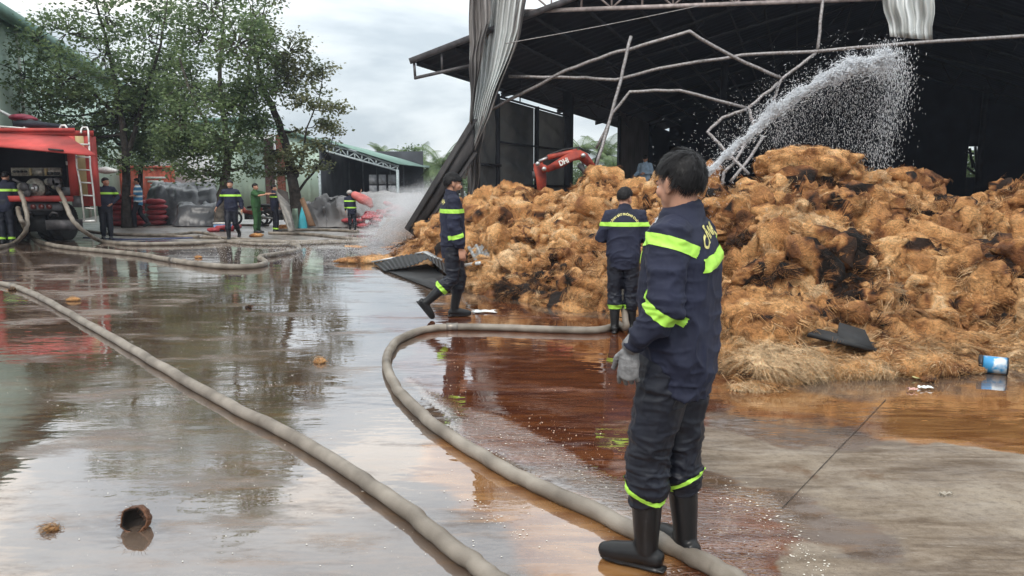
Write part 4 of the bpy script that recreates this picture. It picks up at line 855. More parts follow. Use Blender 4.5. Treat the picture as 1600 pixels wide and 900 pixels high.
# fence-like green weeds under the shed
# container
ct = thing('shipping_container', 'orange red corrugated shipping container behind the trunks', 'container', P(150, 287, 43.5)); ORC = mat('container_orange', (.50, .10, .055), .6, 0, .25, 3)
a, b = P(118, 258, 42), P(269, 262, 43.5); a.z = b.z = 2.62
def contf(p, q):
    d = (q-p).normalized(); n_ = Vector((d.y, -d.x, 0)); L = (q-p).length
    def fn(u, v):
        s = (u*L/.28) % 1; pp = p+d*u*L+n_*(.0 if s < .5 else -.05); return (pp.x, pp.y, .12+2.4*v)
    return MB().grid(fn, int(L/.28)*4, 1, .01)
p_, q_ = Vector((a.x, a.y, 0)), Vector((b.x, b.y, 0)); part('side_panel', contf(p_, q_), ORC, ct)
for z in (.1, 2.56): part('rail', beam(MB(), p_+Vector((0, 0, z)), q_+Vector((0, 0, z)), .14, .14), ORC, ct)
for s in (p_, q_): part('corner_post', MB().box(s+Vector((0, 0, 1.33)), (.18, .18, 2.62)), ORC, ct)
slab4('roof_panel', [p_+Vector((0, 0, 2.6)), q_+Vector((0, 0, 2.6)), q_+Vector((-1.5, 2.4, 2.6)), p_+Vector((-1.5, 2.4, 2.6))], .04, ORC, None, None, ct)
part('end_panel', contf(q_, q_+Vector((-1.5, 2.4, 0))), ORC, ct)
c_ = p_.lerp(q_, .84)
for r_ in range(3): part('marking', MB().box(c_+Vector((-.1, -.09, 1.95-.22*r_)), (1.1-.25*r_, .015, .11), (0, 0, math.atan2((q_-p_).y, (q_-p_).x))), WHITEP, ct)
# tarp-covered stacks
def tarp_mound(px0, px1, ytop, Y, depth, m, label, seed, name='tarpaulin_stack', rim=.0, sag=.25, zb=0, ruff=.16):
    a, b = xat(px0, Y), xat(px1, Y); zt = zat(ytop, Y); wd = (b-a)/2; cx = (a+b)/2; n_, m_ = 90, 50
    uu, vv = np.meshgrid(np.linspace(-1.08, 1.08, n_), np.linspace(-1.15, 1.15, m_), indexing='ij'); u, v = uu.ravel(), vv.ravel()
    e = 1-np.maximum(np.abs(u)**6, 0); top = np.clip((1.08-np.abs(u))/.22, 0, 1)*np.clip((1.15-np.abs(v))/.45, 0, 1); top = top**.7
    p = np.stack([u*2.1+seed, v*1.5, u*0], 1); rd = np.abs(vnoise(p*.9, seed))*.5
    z = zt*(1-sag*np.abs(vnoise(p*.9, seed+5)))*top+ruff*(rd-.4)*top; X = cx+u*wd+.06*vnoise(p*3, seed+8); Y_ = Y+depth/2+v*depth/2; X = X+(Y_-Y)*cx/Y*.95
    ii = (np.arange(n_-1)[:, None]*m_+np.arange(m_-1)[None, :]).ravel()
    V = np.stack([X-cx, Y_-Y, np.maximum(z, .01)+zb], 1); me = fastmesh(name, V, np.stack([ii, ii+m_, ii+m_+1, ii+1], 1)); nq = getno(me); W3 = V+.3*np.stack([vnoise(V*1.3, seed+31), vnoise(V*1.3, seed+32), vnoise(V*1.3, seed+33)], 1); cre = (1-np.abs(vnoise(W3*np.array([1.1, 1.1, 2.0]), seed+20))*1.6)*.13+(1-np.abs(vnoise(W3*np.array([3, 3, 5.5]), seed+21))*1.6)*.05; V = V+nq*(cre*(ruff/.16))[:, None]; V[:, 2] = np.maximum(V[:, 2], .01); setco(me, V); o = link(name, me, m, None, True); o.location = (cx, Y, 0); return tag(o, label, 'tarpaulin')
tarp_mound(228, 338, 288, 29, 4, TARPG, 'big grey tarpaulin draped over a stack right of the orange container', 3)
tarp_mound(272, 345, 318, 27.5, 2, TARPG, 'low fold of grey tarpaulin at the foot of the big covered stack', 9, ruff=.1)
tarp_mound(473, 548, 314, 27, 2.5, TARPW, 'grey-brown tarpaulin hanging over goods between cyan sack and helmeted firefighter', 5, ruff=.3)
tarp_mound(548, 668, 304, 36, 5, TARPW, 'long hazy grey covered stack behind the spray', 7)
SACK = mat('red_sack', (.42, .055, .065), .65, 0, .35, 6, bump=.2, bscale=20, col2=(.26, .04, .05)); 
def sack_mesh(seed):
    n_, m_ = 20, 12; V = []
    for i in range(m_+1):
        ph = PI*i/m_
        for k in range(n_):
            t_ = 2*PI*k/n_; x, y, z = math.sin(ph)*math.cos(t_), math.sin(ph)*math.sin(t_), math.cos(ph)
            V.append((.36*math.copysign(abs(x)**.6, x), .24*math.copysign(abs(y)**.6, y), .11*z))
    V = np.array(V); V += .02*np.stack([vnoise(V*7, seed), vnoise(V*7, seed+1), vnoise(V*7, seed+2)], 1)
    F = np.array([(i*n_+k, (i+1)*n_+k, (i+1)*n_+(k+1) % n_, i*n_+(k+1) % n_) for i in range(m_) for k in range(n_)]); return fastmesh('sack', V, F)
ORD = ('lowest', 'second', 'third', 'fourth', 'fifth', 'topmost')
SM = [sack_mesh(s) for s in (1, 7, 13)]; sk = 0
def sack(x, y, z, label, group, rz=0, tilt=0):
    global sk
    o = link('sack', SM[sk % 3], SACK, None, True); sk += 1; o.location = (x, y, z); o.rotation_euler = (tilt, 0, rz); tag(o, label, 'sack', group); return o
for col_, px in enumerate((182, 194, 207)):
    for r_ in range(6): sack(xat(px, 28)+random.gauss(0, .02), 28, .11+.2*r_, '%s red sack in the %s column behind the man with hands on hips' % (ORD[r_], ('left', 'middle', 'right')[col_]), 'red sacks left of the twin trunks', random.gauss(0, .12))
for r_ in range(5): sack(xat(232, 28)+random.gauss(0, .03), 28.4, .11+.2*r_, '%s red sack from the ground in the single stack behind the striped shirt' % ORD[r_], 'red sacks behind the striped shirt', random.gauss(0, .15))
for i in range(26):
    px = random.uniform(524, 600); r_ = i % 3; sack(xat(px, 28), random.uniform(26.5, 29), .1+.18*r_*random.random(), 'pink red sack tumbled on the ground behind the helmeted firefighter', 'tumbled sacks behind the helmeted firefighter', random.uniform(0, 3), random.gauss(0, .3)).scale = (.62, .62, .7)
for i in range(22):
    px = random.uniform(575, 640); sack(xat(px, 30), random.uniform(29, 31), .1+.75*random.random()*(1-abs(px-610)/60), 'faded red sack in the hazy heap under the long covered stack', 'faded sacks behind the spray', random.uniform(0, 3), random.gauss(0, .4)).scale = (.6, .6, .7)
for i in range(4): o_ = sack(xat(318+i*9, 24)+0, 24.5+i*.2, .1+.1*(i % 2), '%s pink sack left of the blue box beside the walking officer' % ('farthest', 'third', 'second', 'nearest')[i], 'pink sacks beside the blue box', random.uniform(0, 3)); o_.scale = (.6, .6, .7); o_.location.z *= .7
def bucket(px, py, m, label, s=1.0):
    c = G(px, py); b_ = thing('bucket', label, 'bucket', c); mb = MB().tube([c, c+Vector((0, 0, .02)), c+Vector((0, 0, .3*s))], [.12*s, .12*s, .155*s], 18); part('pail', mb, m, b_, True)
    part('rim', MB().tube([c+Vector((0, 0, .3*s)), c+Vector((0, 0, .325*s))], .165*s, 18), m, b_); part('handle', MB().tube([c+Vector((math.cos(t_)*.16*s, 0, .3*s-math.sin(t_)*.12*s)) for t_ in np.linspace(0, PI, 9)], .006, 5), STEELD, b_)
bucket(209, 343, mat('orange_plastic', (.6, .18, .03), .4), 'orange plastic bucket at the foot of the right twin trunk', 1.3); bucket(228, 342, mat('red_plastic', (.5, .03, .03), .4), 'red plastic bucket behind the man in the striped shirt', 1.3); bucket(238, 341, mat('blue_plastic', (.04, .06, .3), .4), 'dark blue bucket right of the red bucket', 1.1)
box_ = thing('cool_box', 'pale blue box with white lid on the ground behind the walking officer', 'box', G(350, 361)); bx_ = G(350, 361)
part('body', MB().box(bx_+Vector((0, 0, .13)), (.55, .35, .24)), mat('pale_blue_plastic', (.25, .45, .75), .4), box_); part('lid', MB().box(bx_+Vector((0, 0, .27)), (.58, .38, .05)), WPL, box_)
# big standing sacks by the leaning tree
def bag(px0, px1, ybase, ytop, m, label, peak=.3):
    Y = G(470, ybase).y; a, b = xat(px0, Y), xat(px1, Y); cx = (a+b)/2; r_ = (b-a)/2; zt = zat(ytop, Y); n_, m_ = 24, 16; V = []
    for j in range(m_+1):
        v = j/m_; rr = r_*(1-(1-peak)*v**1.4)*(1 if j else .9)
        for k in range(n_):
            t_ = 2*PI*k/n_; f = 1+.07*math.sin(3*t_+v*5)+.04*math.sin(7*t_+v*9); V.append((cx+r_*.25*v+rr*f*math.cos(t_), Y+rr*.8*f*math.sin(t_), zt*v))
    F = [(j*n_+k, j*n_+(k+1) % n_, (j+1)*n_+(k+1) % n_, (j+1)*n_+k) for j in range(m_) for k in range(n_)]+[tuple(range(m_*n_, m_*n_+n_)), tuple(range(n_))[::-1]]
    return solo('big_sack', MB().add(V, F), m, label, 'sack', True)
bag(461, 476, 360, 321, mat('cyan_plastic', (.07, .45, .55), .4, 0, .2, 4), 'tall cyan sack leaning at the leaning tree trunk', .12)
bag(451, 463, 360, 326, mat('pale_green_sack', (.26, .36, .28), .6, 0, .4, 3), 'mottled pale green sack left of the cyan sack', .7)
# slanting board and handcart lump at the tree
slab4('leaning_board', [P(432, 298, 24), P(452, 318, 24), P(462, 360, 22.4), P(452, 360, 22.4)], .05, mat('grey_board', (.22, .2, .18), .7), 'grey board leaning down from the motorbike to the ground', 'board')
slab4('leaning_board', [P(433, 294, 25.2), P(450, 300, 25.2), P(456, 345, 24.4), P(444, 345, 24.4)], .05, mat('dark_board', (.06, .05, .045), .8), 'dark board propped behind the grey board', 'board')
slab4('leaning_board', [P(468, 312, 25), P(474, 308, 25), P(492, 352, 24.2), P(482, 352, 24.2)], .06, mat('brown_board', (.16, .09, .05), .8), 'brown board resting on the right side of the leaning tree', 'board')
def motorbike(px, py, label, s=1.0, flip=1, colr=None):
    c = G(px, py); r0 = thing('motorcycle', label, 'motorcycle', c); BL = BLKM
    q = lambda x, y, z: c+Vector((x*flip*s, y, z*s))
    for x in (-.62, .62):
        w_ = part('wheel', MB().tube([q(x, math.cos(t_)*0, .3)+Vector((math.cos(t_)*.25*s, 0, math.sin(t_)*.25*s)) for t_ in np.linspace(0, 2*PI, 25)], .045, 8), BL, r0, True)
        part('hub', MB().cyl(q(x, 0, .3), (0, 1, 0), .06, .12), CHROME, w_); mb = MB()
        for k in range(8): t_ = PI*k/4; mb.tube([q(x, 0, .3), q(x, 0, .3)+Vector((math.cos(t_), 0, math.sin(t_)))*.24*s], .006, 4)
        part('spokes', mb, CHROME, w_)
    part('frame', MB().tube([q(.62, 0, .3), q(.42, 0, .95)], .03, 8).tube([q(.42, 0, .8), q(.1, 0, .45), q(-.3, 0, .4), q(-.62, 0, .3)], .035, 8), STEELD, r0)
    part('body', MB().tube([q(.4, 0, .82), q(.2, 0, .55), q(-.1, 0, .5), q(-.5, 0, .68)], [.1, .13, .15, .1], 12, .7), colr or RED, r0, True)
    part('seat', MB().tube([q(.05, 0, .74), q(-.3, 0, .78), q(-.62, 0, .8)], [.08, .12, .1], 12, .6, rnd=True), BL, r0, True)
    part('handlebar', MB().tube([q(.38, -.3, 1.0), q(.42, 0, .96), q(.38, .3, 1.0)], .018, 8), BL, r0); part('engine', MB().box(q(.05, 0, .36), (.3, .22, .22)), STEELD, r0)
    part('exhaust', MB().tube([q(0, -.14, .3), q(-.7, -.14, .38)], [.03, .05], 8), CHROME, r0); part('headlight', MB().ell(q(.52, 0, .86), (.08, .08, .09)), WPL, r0, True)
motorbike(392, 352, 'red motorcycle parked behind the walking officer', .95, -1); motorbike(434, 354, 'dark motorcycle parked behind the pointed-at firefighter', 1.0, 1, STEELD)
# ------------------------------------------------------------------ fire engine seen from behind
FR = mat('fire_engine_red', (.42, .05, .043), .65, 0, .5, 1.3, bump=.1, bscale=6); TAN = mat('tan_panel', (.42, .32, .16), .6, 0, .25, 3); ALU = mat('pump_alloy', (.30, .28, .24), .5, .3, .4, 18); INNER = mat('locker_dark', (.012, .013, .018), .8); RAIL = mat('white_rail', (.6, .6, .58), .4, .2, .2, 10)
YT = 19.6; fe = thing('fire_engine', 'red fire engine with raised rear door showing its pump panel and a white ladder', 'fire engine', P(60, 287, YT)-Vector((0, 0, P(60, 287, YT).z)))
q = lambda px, py, Y=YT: P(px, py, Y)
def pbox(px0, py0, px1, py1, Y0, Y1, mb=None):
    a, b = q(px0, py1, Y0), q(px1, py0, Y0); mb = mb or MB(); mb.box(((a.x+b.x)/2, (Y0+Y1)/2, (a.z+b.z)/2), (abs(b.x-a.x), Y1-Y0, abs(b.z-a.z)))
    V_ = mb.v[-1]; V_[:, 0] -= (.64 if Y1-Y0 > 2 else 0)*np.maximum(V_[:, 1]-YT, 0); return mb   # the vehicle stands slightly turned to the view
XL, XR = -14, 137
mb = pbox(-24, 204, 146, 212, YT, YT+6.5); part('roof', mb, FR, fe)
part('side_wall', pbox(140.3, 212.5, 142.5, 322, YT, YT+6.5), FR, fe); part('side_wall', pbox(-24, 212.5, -20, 330, YT, YT+6.5), FR, fe)
part('sill', pbox(-19, 306, 113, 315, YT-.02, YT+.5), FR, fe); part('jamb', pbox(110, 212.5, 116, 305.6, YT-.02, YT+.3), FR, fe)
part('rear_panel', pbox(116.3, 212.5, 130, 306, YT, YT+.25), TAN, fe); part('rear_corner', pbox(130.2, 212.5, 140, 322, YT+.01, YT+.3), FR, fe); part('lower_panel', pbox(113.3, 306.3, 130, 324, YT+.02, YT+.3), STEELD, fe)
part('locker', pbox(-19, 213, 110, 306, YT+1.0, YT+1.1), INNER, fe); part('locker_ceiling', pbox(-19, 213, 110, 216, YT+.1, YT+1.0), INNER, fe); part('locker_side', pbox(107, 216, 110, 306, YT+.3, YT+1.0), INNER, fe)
part('headboard', pbox(-24, 200, 116, 206, YT-.03, YT-.005), FR, fe)
# raised door
def dq(v4): return [q(*v4[0]), q(*v4[1]), q(*v4[2]), q(*v4[3])]
slab4('raised_door', dq([(-24, 207, YT-.04), (107, 213, YT-.04), (149, 241, YT-1.15), (-46, 222, YT-1.15)]), .04, FR, None, None, fe)
part('door_lip', beam(MB(), q(-46, 224, YT-1.16), q(149, 243, YT-1.16), .05, .05), FR, fe); part('door_handle', beam(MB(), q(76, 233, YT-1.2), q(99, 235, YT-1.2), .04, .04), BLKM, fe); part('gas_strut', MB().tube([q(73, 216, YT), q(73, 238, YT-1.0)], .015, 6), STEELD, fe)
# pump panel and fittings
part('valve_panel', pbox(18, 262, 94, 275, YT+.25, YT+.35), ALU, fe)
for i, px in enumerate((22, 28, 34, 40)): part('switch', MB().cyl(q(px, 268, YT+.22), (0, 1, 0), .03, .06, 10), BLKM, fe)
for px in (75, 80, 86, 91): part('switch', MB().cyl(q(px, 271, YT+.22), (0, 1, 0), .04, .06, 10), BLKM, fe)
for px in (46, 70): part('panel_divider', pbox(px, 263, px+2, 274, YT+.18, YT+.25), TAN, fe)
part('control_plate', pbox(50, 264, 65, 273, YT+.18, YT+.245), ALU, fe)
pp = q(60, 294, YT+.2); pump = part('pump_housing', MB().cyl(pp, (0, 1, 0), .21, .25, 28).cyl(pp-Vector((0, .12, 0)), (0, 1, 0), .26, .06, 28), ALU, fe, True)
part('impeller_cap', MB().cyl(pp-Vector((0, .2, 0)), (0, 1, 0), .12, .1, 20).cyl(pp+Vector((.02, -.27, 0)), (0, 1, 0), .06, .08, 14), CHROME, pump, True)
for px, py in ((49, 284), (55, 282)): g_ = part('gauge', MB().cyl(q(px, py, YT+.15), (0, 1, 0), .05, .06, 16), CHROME, fe, True); part('dial', MB().cyl(q(px, py, YT+.11), (0, 1, 0), .042, .012, 16), WHITEP, g_)
for px, py, r_ in ((80, 284, .09), (88, 284, .09), (90, 291, .08), (38, 292, .1), (43, 302, .08)): v_ = part('outlet', MB().cyl(q(px, py, YT+.1), (0, 1, 0), r_, .3, 16), ALU, fe, True); part('outlet_cap', MB().cyl(q(px, py, YT-.06), (0, 1, 0), r_*1.15, .05, 16), STEELD, v_, True)
mb = MB()
for x0_, y0_, x1_, y1_ in ((28, 286, 48, 292), (70, 280, 72, 304), (72, 292, 88, 286), (30, 300, 56, 304), (66, 284, 78, 283), (20, 280, 36, 288), (50, 305, 80, 300)): mb.tube([q(x0_, y0_, YT+.3), q(x1_, y1_, YT+.3)], .035, 8)
part('pipework', mb, STEELD, fe, True)
part('battery_box', pbox(98, 292, 112, 305, YT+.05, YT+.5), mat('grey_box', (.14, .15, .16), .6), fe)
part('latch', pbox(103, 252, 106, 258, YT+.2, YT+.28), RAIL, fe)
# chassis, lights, step, wheels
part('chassis', pbox(-10, 318, 108, 336, YT+.35, YT+6), BLKM, fe); cr_ = part('light_bar', pbox(36, 318, 96, 329, YT+.1, YT+.2), mat('dusty_steel', (.10, .10, .11), .6), fe)
for px in (52, 65, 77): part('tail_lamp', MB().cyl(q(px, 323, YT+.08), (0, 1, 0), .07, .05, 16), mat('lamp_red', (.10, .015, .012), .3), cr_, True)
part('rear_step', pbox(72, 344, 112, 359, YT+.2, YT+.7), STEELD, fe); part('tow_hook', MB().tube([q(78, 337, YT+.2), q(82, 332, YT+.1), q(88, 333, YT+.1), q(90, 338, YT+.2)], .03, 8), STEELD, fe, True)
part('tow_hook', MB().tube([q(44, 336, YT+.2), q(47, 332, YT+.1), q(50, 336, YT+.2)], .03, 8), STEELD, fe, True)
TY = mat('tyre', (.02, .02, .02), .85, 0, .3, 20)
for px, Yw in ((72, 21.4), (92, 21.4), (-5, 21.4), (15, 21.4)):
    c = G(px, 372); c.y = 20.9; c.x = xat(px, 20.9); c.z = .52
    wv_ = part('wheel', MB().tube([c+Vector((-.13, 0, 0)), c+Vector((-.12, 0, 0)), c+Vector((.12, 0, 0)), c+Vector((.13, 0, 0))], [.46, .52, .52, .46], 36), TY, fe, False)
    part('rim', MB().cyl(c, (1, 0, 0), .27, .28, 24), STEELD, wv_)
    mb = MB()
    for k in range(40): t_ = 2*PI*k/40; mb.box(c+Vector((0, math.cos(t_)*.525, math.sin(t_)*.525)), (.24, .03, .02), (t_+PI/2, 0, 0))
    part('tread', mb, TY, wv_)
part('axle', MB().tube([(xat(-5, 20.9), 20.9, .52), (xat(92, 20.9), 20.9, .52)], .09, 12), BLKM, fe)
part('mudflap', pbox(40, 332, 70, 362, YT+.62, YT+.65), BLKM, fe); part('mudguard', pbox(96, 322, 113, 342, YT+.5, YT+.56), BLKM, fe)
# ladder on the rear corner
lad = part('ladder', MB().tube([q(117.5, 222, YT-.12), q(120, 260, YT-.14), q(126, 290, YT-.16), q(132, 345, YT-.25)], .022, 8).tube([q(139, 222, YT-.12), q(141, 260, YT-.14), q(146, 300, YT-.16), q(150, 345, YT-.25)], .022, 8).tube([q(126.5, 208, YT-.1), q(127, 202, YT), q(129, 199, YT+.1), q(136, 199, YT+.1), q(138, 204, YT), q(139, 222, YT-.12)], .024, 8), RAIL, fe, True)
for i in range(6): f = i/5; yy_ = 225+f*100; part('rung', MB().tube([q(np.interp(yy_, [222, 260, 290, 345], [117.5, 120, 126, 132]), yy_, YT-.15), q(np.interp(yy_, [222, 260, 300, 345], [139, 141, 146, 150]), yy_+1, YT-.15)], .02, 8), RAIL, lad, True)
part('rung', MB().tube([q(130, 346, YT-.24), q(150, 345, YT-.24)], .03, 8), RAIL, lad)
# roof rail, monitor, ladder stowed
rr = part('roof_rail', MB().tube([q(-24, 196, YT+.1), q(20, 199, YT+.1), (q(60, 203, YT+.1)), q(116, 204, YT+.1)], .025, 8), RAIL, fe, True)
for px, y0 in ((0, 199), (38, 201), (76, 203)): part('rail_post', MB().tube([q(px, 207, YT+.1), q(px, y0-3, YT+.1)], .02, 6), RAIL, rr)
part('grab_hoop', MB().tube([q(94, 208, YT+.1), q(94, 200, YT+.1), q(96, 196, YT+.1), q(102, 196, YT+.1), q(104.5, 200, YT+.1), q(104.5, 208, YT+.1)], .03, 8), RAIL, fe, True)
part('roof_box', pbox(-24, 196, 40, 204, YT+1.0, YT+4), BLKM, fe); part('roof_box', pbox(20, 189, 56, 197, YT+1.2, YT+3), mat('navy_box', (.03, .035, .05), .6), fe)
part('monitor_cover', MB().ell(q(34, 184, YT+2.0), (.34, .3, .11)).ell(q(46, 186, YT+2.0), (.2, .25, .08)), mat('maroon_cover', (.28, .03, .06), .6, 0, .3, 6), fe, True)
part('monitor_barrel', MB().tube([q(-14, 166, YT+1.8), q(19, 183, YT+1.9)], [.035, .05], 10), RAIL, fe, True); part('monitor_stand', pbox(26, 186, 48, 192, YT+1.8, YT+2.3), STEELD, fe)
part('roof_locker', pbox(104, 204, 124, 209, YT+.3, YT+.9), mat('silver_box', (.4, .4, .4), .4, .3), fe)
# a wrapped bundle hanging by the trunk
solo('wrapped_bundle', MB().tube([P(153, 266, 24), P(166, 266, 24), P(180, 267, 24)], [.1, .16, .08], 12, .8, rnd=True), WPL, 'white and black wrapped bundle right of the fire engine ladder', 'bundle', True)

# ------------------------------------------------------------------ trees
BARK = mat('bark', (.060, .050, .042), .9, 0, .5, 8, bump=.8, bscale=16, bdist=.05, col2=(.02, .017, .016)); BARKL = mat('bark_lichen', (.14, .12, .10), .9, 0, .5, 6, bump=.8, bscale=14, bdist=.05, col2=(.04, .035, .03))
def leafmat(name, c, c2, tr=.3): return mat(name, c, .5, 0, .3, 1.6, col2=c2, trans=tr, spec=.35)
LEAF = leafmat('leaf_dark', (.22, .30, .13), (.09, .14, .07), .42); LEAF2 = leafmat('leaf_olive', (.24, .24, .12), (.09, .125, .06), .4); PALMG = leafmat('palm_leaf', (.20, .27, .12), (.10, .16, .07), .35); BUSHG = leafmat('bush_leaf', (.19, .27, .11), (.07, .12, .05), .35)
def leaves(cent, per, spread, size, seed, flat=.5, down=.25):
    rng = np.random.default_rng(seed); c = np.repeat(cent, per, 0); n = len(c); p = c+rng.normal(0, 1, (n, 3))*np.array([spread, spread, spread*flat])
    d = rng.normal(0, 1, (n, 3)); d[:, 2] = d[:, 2]*.45-down; d /= np.linalg.norm(d, axis=1, keepdims=True)
    s = np.cross(d, rng.normal(0, 1, (n, 3))*np.array([.6, .6, 1.4])); s /= np.linalg.norm(s, axis=1, keepdims=True); L = size*rng.uniform(.6, 1.25, (n, 1)); nn = np.cross(d, s)
    V = np.stack([p, p+d*L*.45+s*L*.30+nn*L*.06, p+d*L, p+d*L*.45-s*L*.30+nn*L*.06], 1).reshape(-1, 3); b = np.arange(n)[:, None]*4
    return V, np.concatenate([b+np.array([0, 1, 2]), b+np.array([0, 2, 3])], 0)
def tree(name, label, trunk, Y, blobs, seed, leafm=LEAF, barkm=BARK, lsize=.15, per=16, spread=.22, group=None, twig=True, depth=1.6):
    """trunk: list of polylines [(px,py,radius)...] at distance Y; blobs: (px,py,rx,ry,clusters)"""
    rng = np.random.default_rng(seed); ppm = FPX/(Y*1.02); base = G(trunk[0][0][0], trunk[0][0][1]); base.y = Y; base.x = xat(trunk[0][0][0], Y, 330)
    root = thing(name, label, 'tree', base, 0, group); mb = MB(); nodes = []
    for pl in trunk:
        w_ = [P(a, b, Y+((i*1.7+seed) % 1-.5)*.5*(i > 1)) for i, (a, b, r_) in enumerate(pl)]
        if pl is trunk[0]: w_[0] = Vector(base)+Vector((0, 0, -.05))
        w2 = smooth_path(w_, 4); rr_ = np.interp(np.linspace(0, 1, len(w2)), np.linspace(0, 1, len(pl)), [k[2]*(.78 if j_ < 1 else .66) for j_, k in enumerate(pl)]); mb.tube([p+Vector((rng.normal(0, .015), rng.normal(0, .015), 0)) for p in w2], list(rr_), 12); nodes += list(zip(w2, rr_))
    part('trunk', mb, barkm, root, True); cents = []; br = MB()
    # the blobs are thinned by a noise field so clumps and gaps form
    for (bx0, by0, rx, ry, cnt) in blobs:
        c0 = P(bx0, by0, Y+rng.normal(0, depth*.4)); rX, rZ = rx/ppm, ry/ppm; rY_ = min(rX, depth)
        # branch from nearest lower trunk node
        nd_ = sorted(nodes, key=lambda t_: (t_[0]-c0).length+max(0, t_[0].z-c0.z)*3)[0]; mid = nd_[0].lerp(c0, .55)+Vector((0, 0, -.15*(c0-nd_[0]).length*.5)); r0 = min(nd_[1]*.6, .09)
        br.tube(smooth_path([nd_[0], mid, c0], 5), list(np.linspace(r0, .02, 11)), 7)
        m_ = 0
        for _ in range(cnt*4):
            v = rng.normal(0, 1, 3); v = v/np.linalg.norm(v)*rng.uniform(.15, 1)**.55; p = np.array([c0.x+v[0]*rX, c0.y+v[1]*rY_, c0.z+v[2]*rZ])
            if vnoise(p[None]*1.25, seed)[0]+.5*vnoise(p[None]*2.9, seed+2)[0] < -.14: continue
            cents.append(p); m_ += 1
            if m_ % 3 == 0:
                q_ = Vector(p); st_ = c0.lerp(q_, .15); br.tube([st_, st_.lerp(q_, .5)+Vector((0, 0, .06)), q_], [.022, .013, .006], 5)
            if m_ >= cnt: break
    part('branches', br, barkm, root, True, kind='stuff')
    if cents:
        V, F = leaves(np.array(cents), per, spread, lsize, seed); me = fastmesh('crown', V-np.array(base), F); link('crown', me, leafm, root, False)
    return root
tree('broadleaf_tree', 'spreading dark tree with twin-looking trunk right of the fire engine', [[(196, 346, .26), (197, 300, .22), (196, 240, .2), (190, 180, .16), (178, 120, .12), (165, 60, .08), (150, 0, .05)], [(196, 250, .14), (215, 190, .11), (232, 130, .09), (250, 70, .06), (262, 0, .04)], [(190, 190, .11), (150, 150, .08), (105, 115, .06), (60, 90, .04)]], 27,
     [(200, -60, 60, 50, 60), (120, -30, 50, 30, 30), (60, 60, 40, 36, 31), (105, 50, 52, 40, 46), (40, 120, 55, 40, 57), (100, 125, 60, 40, 79), (160, 85, 55, 45, 62), (165, 25, 60, 45, 41), (150, 160, 60, 40, 89), (60, 170, 55, 42, 57), (200, 130, 52, 42, 73), (120, 205, 55, 32, 62), (175, 215, 52, 34, 73), (215, 185, 45, 40, 68), (228, 60, 48, 55, 41), (190, 255, 34, 20, 20), (15, 190, 36, 40, 26), (160, 245, 22, 16, 11)], 11, LEAF, lsize=.17)
tree('broadleaf_tree', 'slim dark tree just behind the man in the striped shirt', [[(219, 338, .15), (219, 290, .14), (221, 240, .12), (228, 180, .09), (235, 110, .05)]], 29.5,
     [(235, 150, 40, 50, 110), (250, 210, 40, 38, 130), (225, 232, 30, 24, 60), (262, 100, 40, 45, 80), (275, 165, 34, 40, 80), (250, 30, 44, 40, 50)], 15, LEAF, lsize=.17)
tree('broadleaf_tree', 'full round-crowned tree with thick lichened trunk behind the walking officer', [[(343, 350, .34), (346, 320, .27), (349, 290, .24), (355, 255, .2), (352, 200, .15), (345, 150, .12), (345, 90, .09), (350, 20, .06)], [(353, 258, .14), (372, 205, .11), (384, 150, .09), (390, 90, .06), (392, 10, .04)], [(352, 232, .13), (325, 195, .09), (300, 150, .07), (280, 90, .05)]], 25.5,
     [(280, 190, 40, 44, 97), (300, 130, 52, 40, 97), (350, 170, 56, 42, 142), (395, 140, 40, 40, 82), (320, 60, 48, 48, 75), (370, 70, 48, 48, 90), (395, 30, 36, 40, 45), (330, 10, 60, 30, 45), (300, 225, 46, 30, 97), (350, 222, 52, 26, 90), (398, 198, 38, 28, 67), (290, 262, 28, 18, 25), (325, 265, 26, 22, 30), (378, 262, 26, 18, 22), (268, 235, 28, 22, 37), (405, 75, 28, 30, 30), (300, -60, 60, 50, 67), (365, -70, 50, 60, 75), (330, -140, 50, 40, 45)], 21, LEAF, BARKL, lsize=.15)
tree('leaning_tree', 'blackened tree leaning left with a sparse layered crown above the cyan sack', [[(463, 352, .40), (463, 330, .34), (461, 305, .31), (458, 285, .28), (452, 250, .25), (440, 205, .2), (425, 165, .17), (408, 128, .12), (398, 60, .06)], [(458, 282, .12), (468, 262, .1), (474, 240, .07), (480, 200, .04), (500, 150, .03)], [(465, 300, .07), (495, 262, .05), (512, 240, .03)]], 26.3,
     [(425, 95, 26, 34, 60), (450, 80, 34, 34, 70), (440, 130, 28, 24, 50), (478, 118, 32, 20, 45), (505, 107, 20, 9, 18), (500, 140, 20, 9, 18), (520, 168, 26, 8, 26), (480, 160, 34, 12, 36), (495, 192, 36, 9, 32), (522, 206, 22, 7, 20), (460, 205, 24, 14, 28), (500, 226, 24, 9, 24), (472, 240, 26, 14, 32), (425, 235, 20, 22, 34), (428, 268, 16, 16, 20), (490, 262, 24, 12, 24), (410, 50, 24, 30, 40), (455, 265, 18, 12, 16), (420, -20, 30, 40, 50)], 31, LEAF2, BARK, lsize=.14, per=13, spread=.17, depth=1.1)
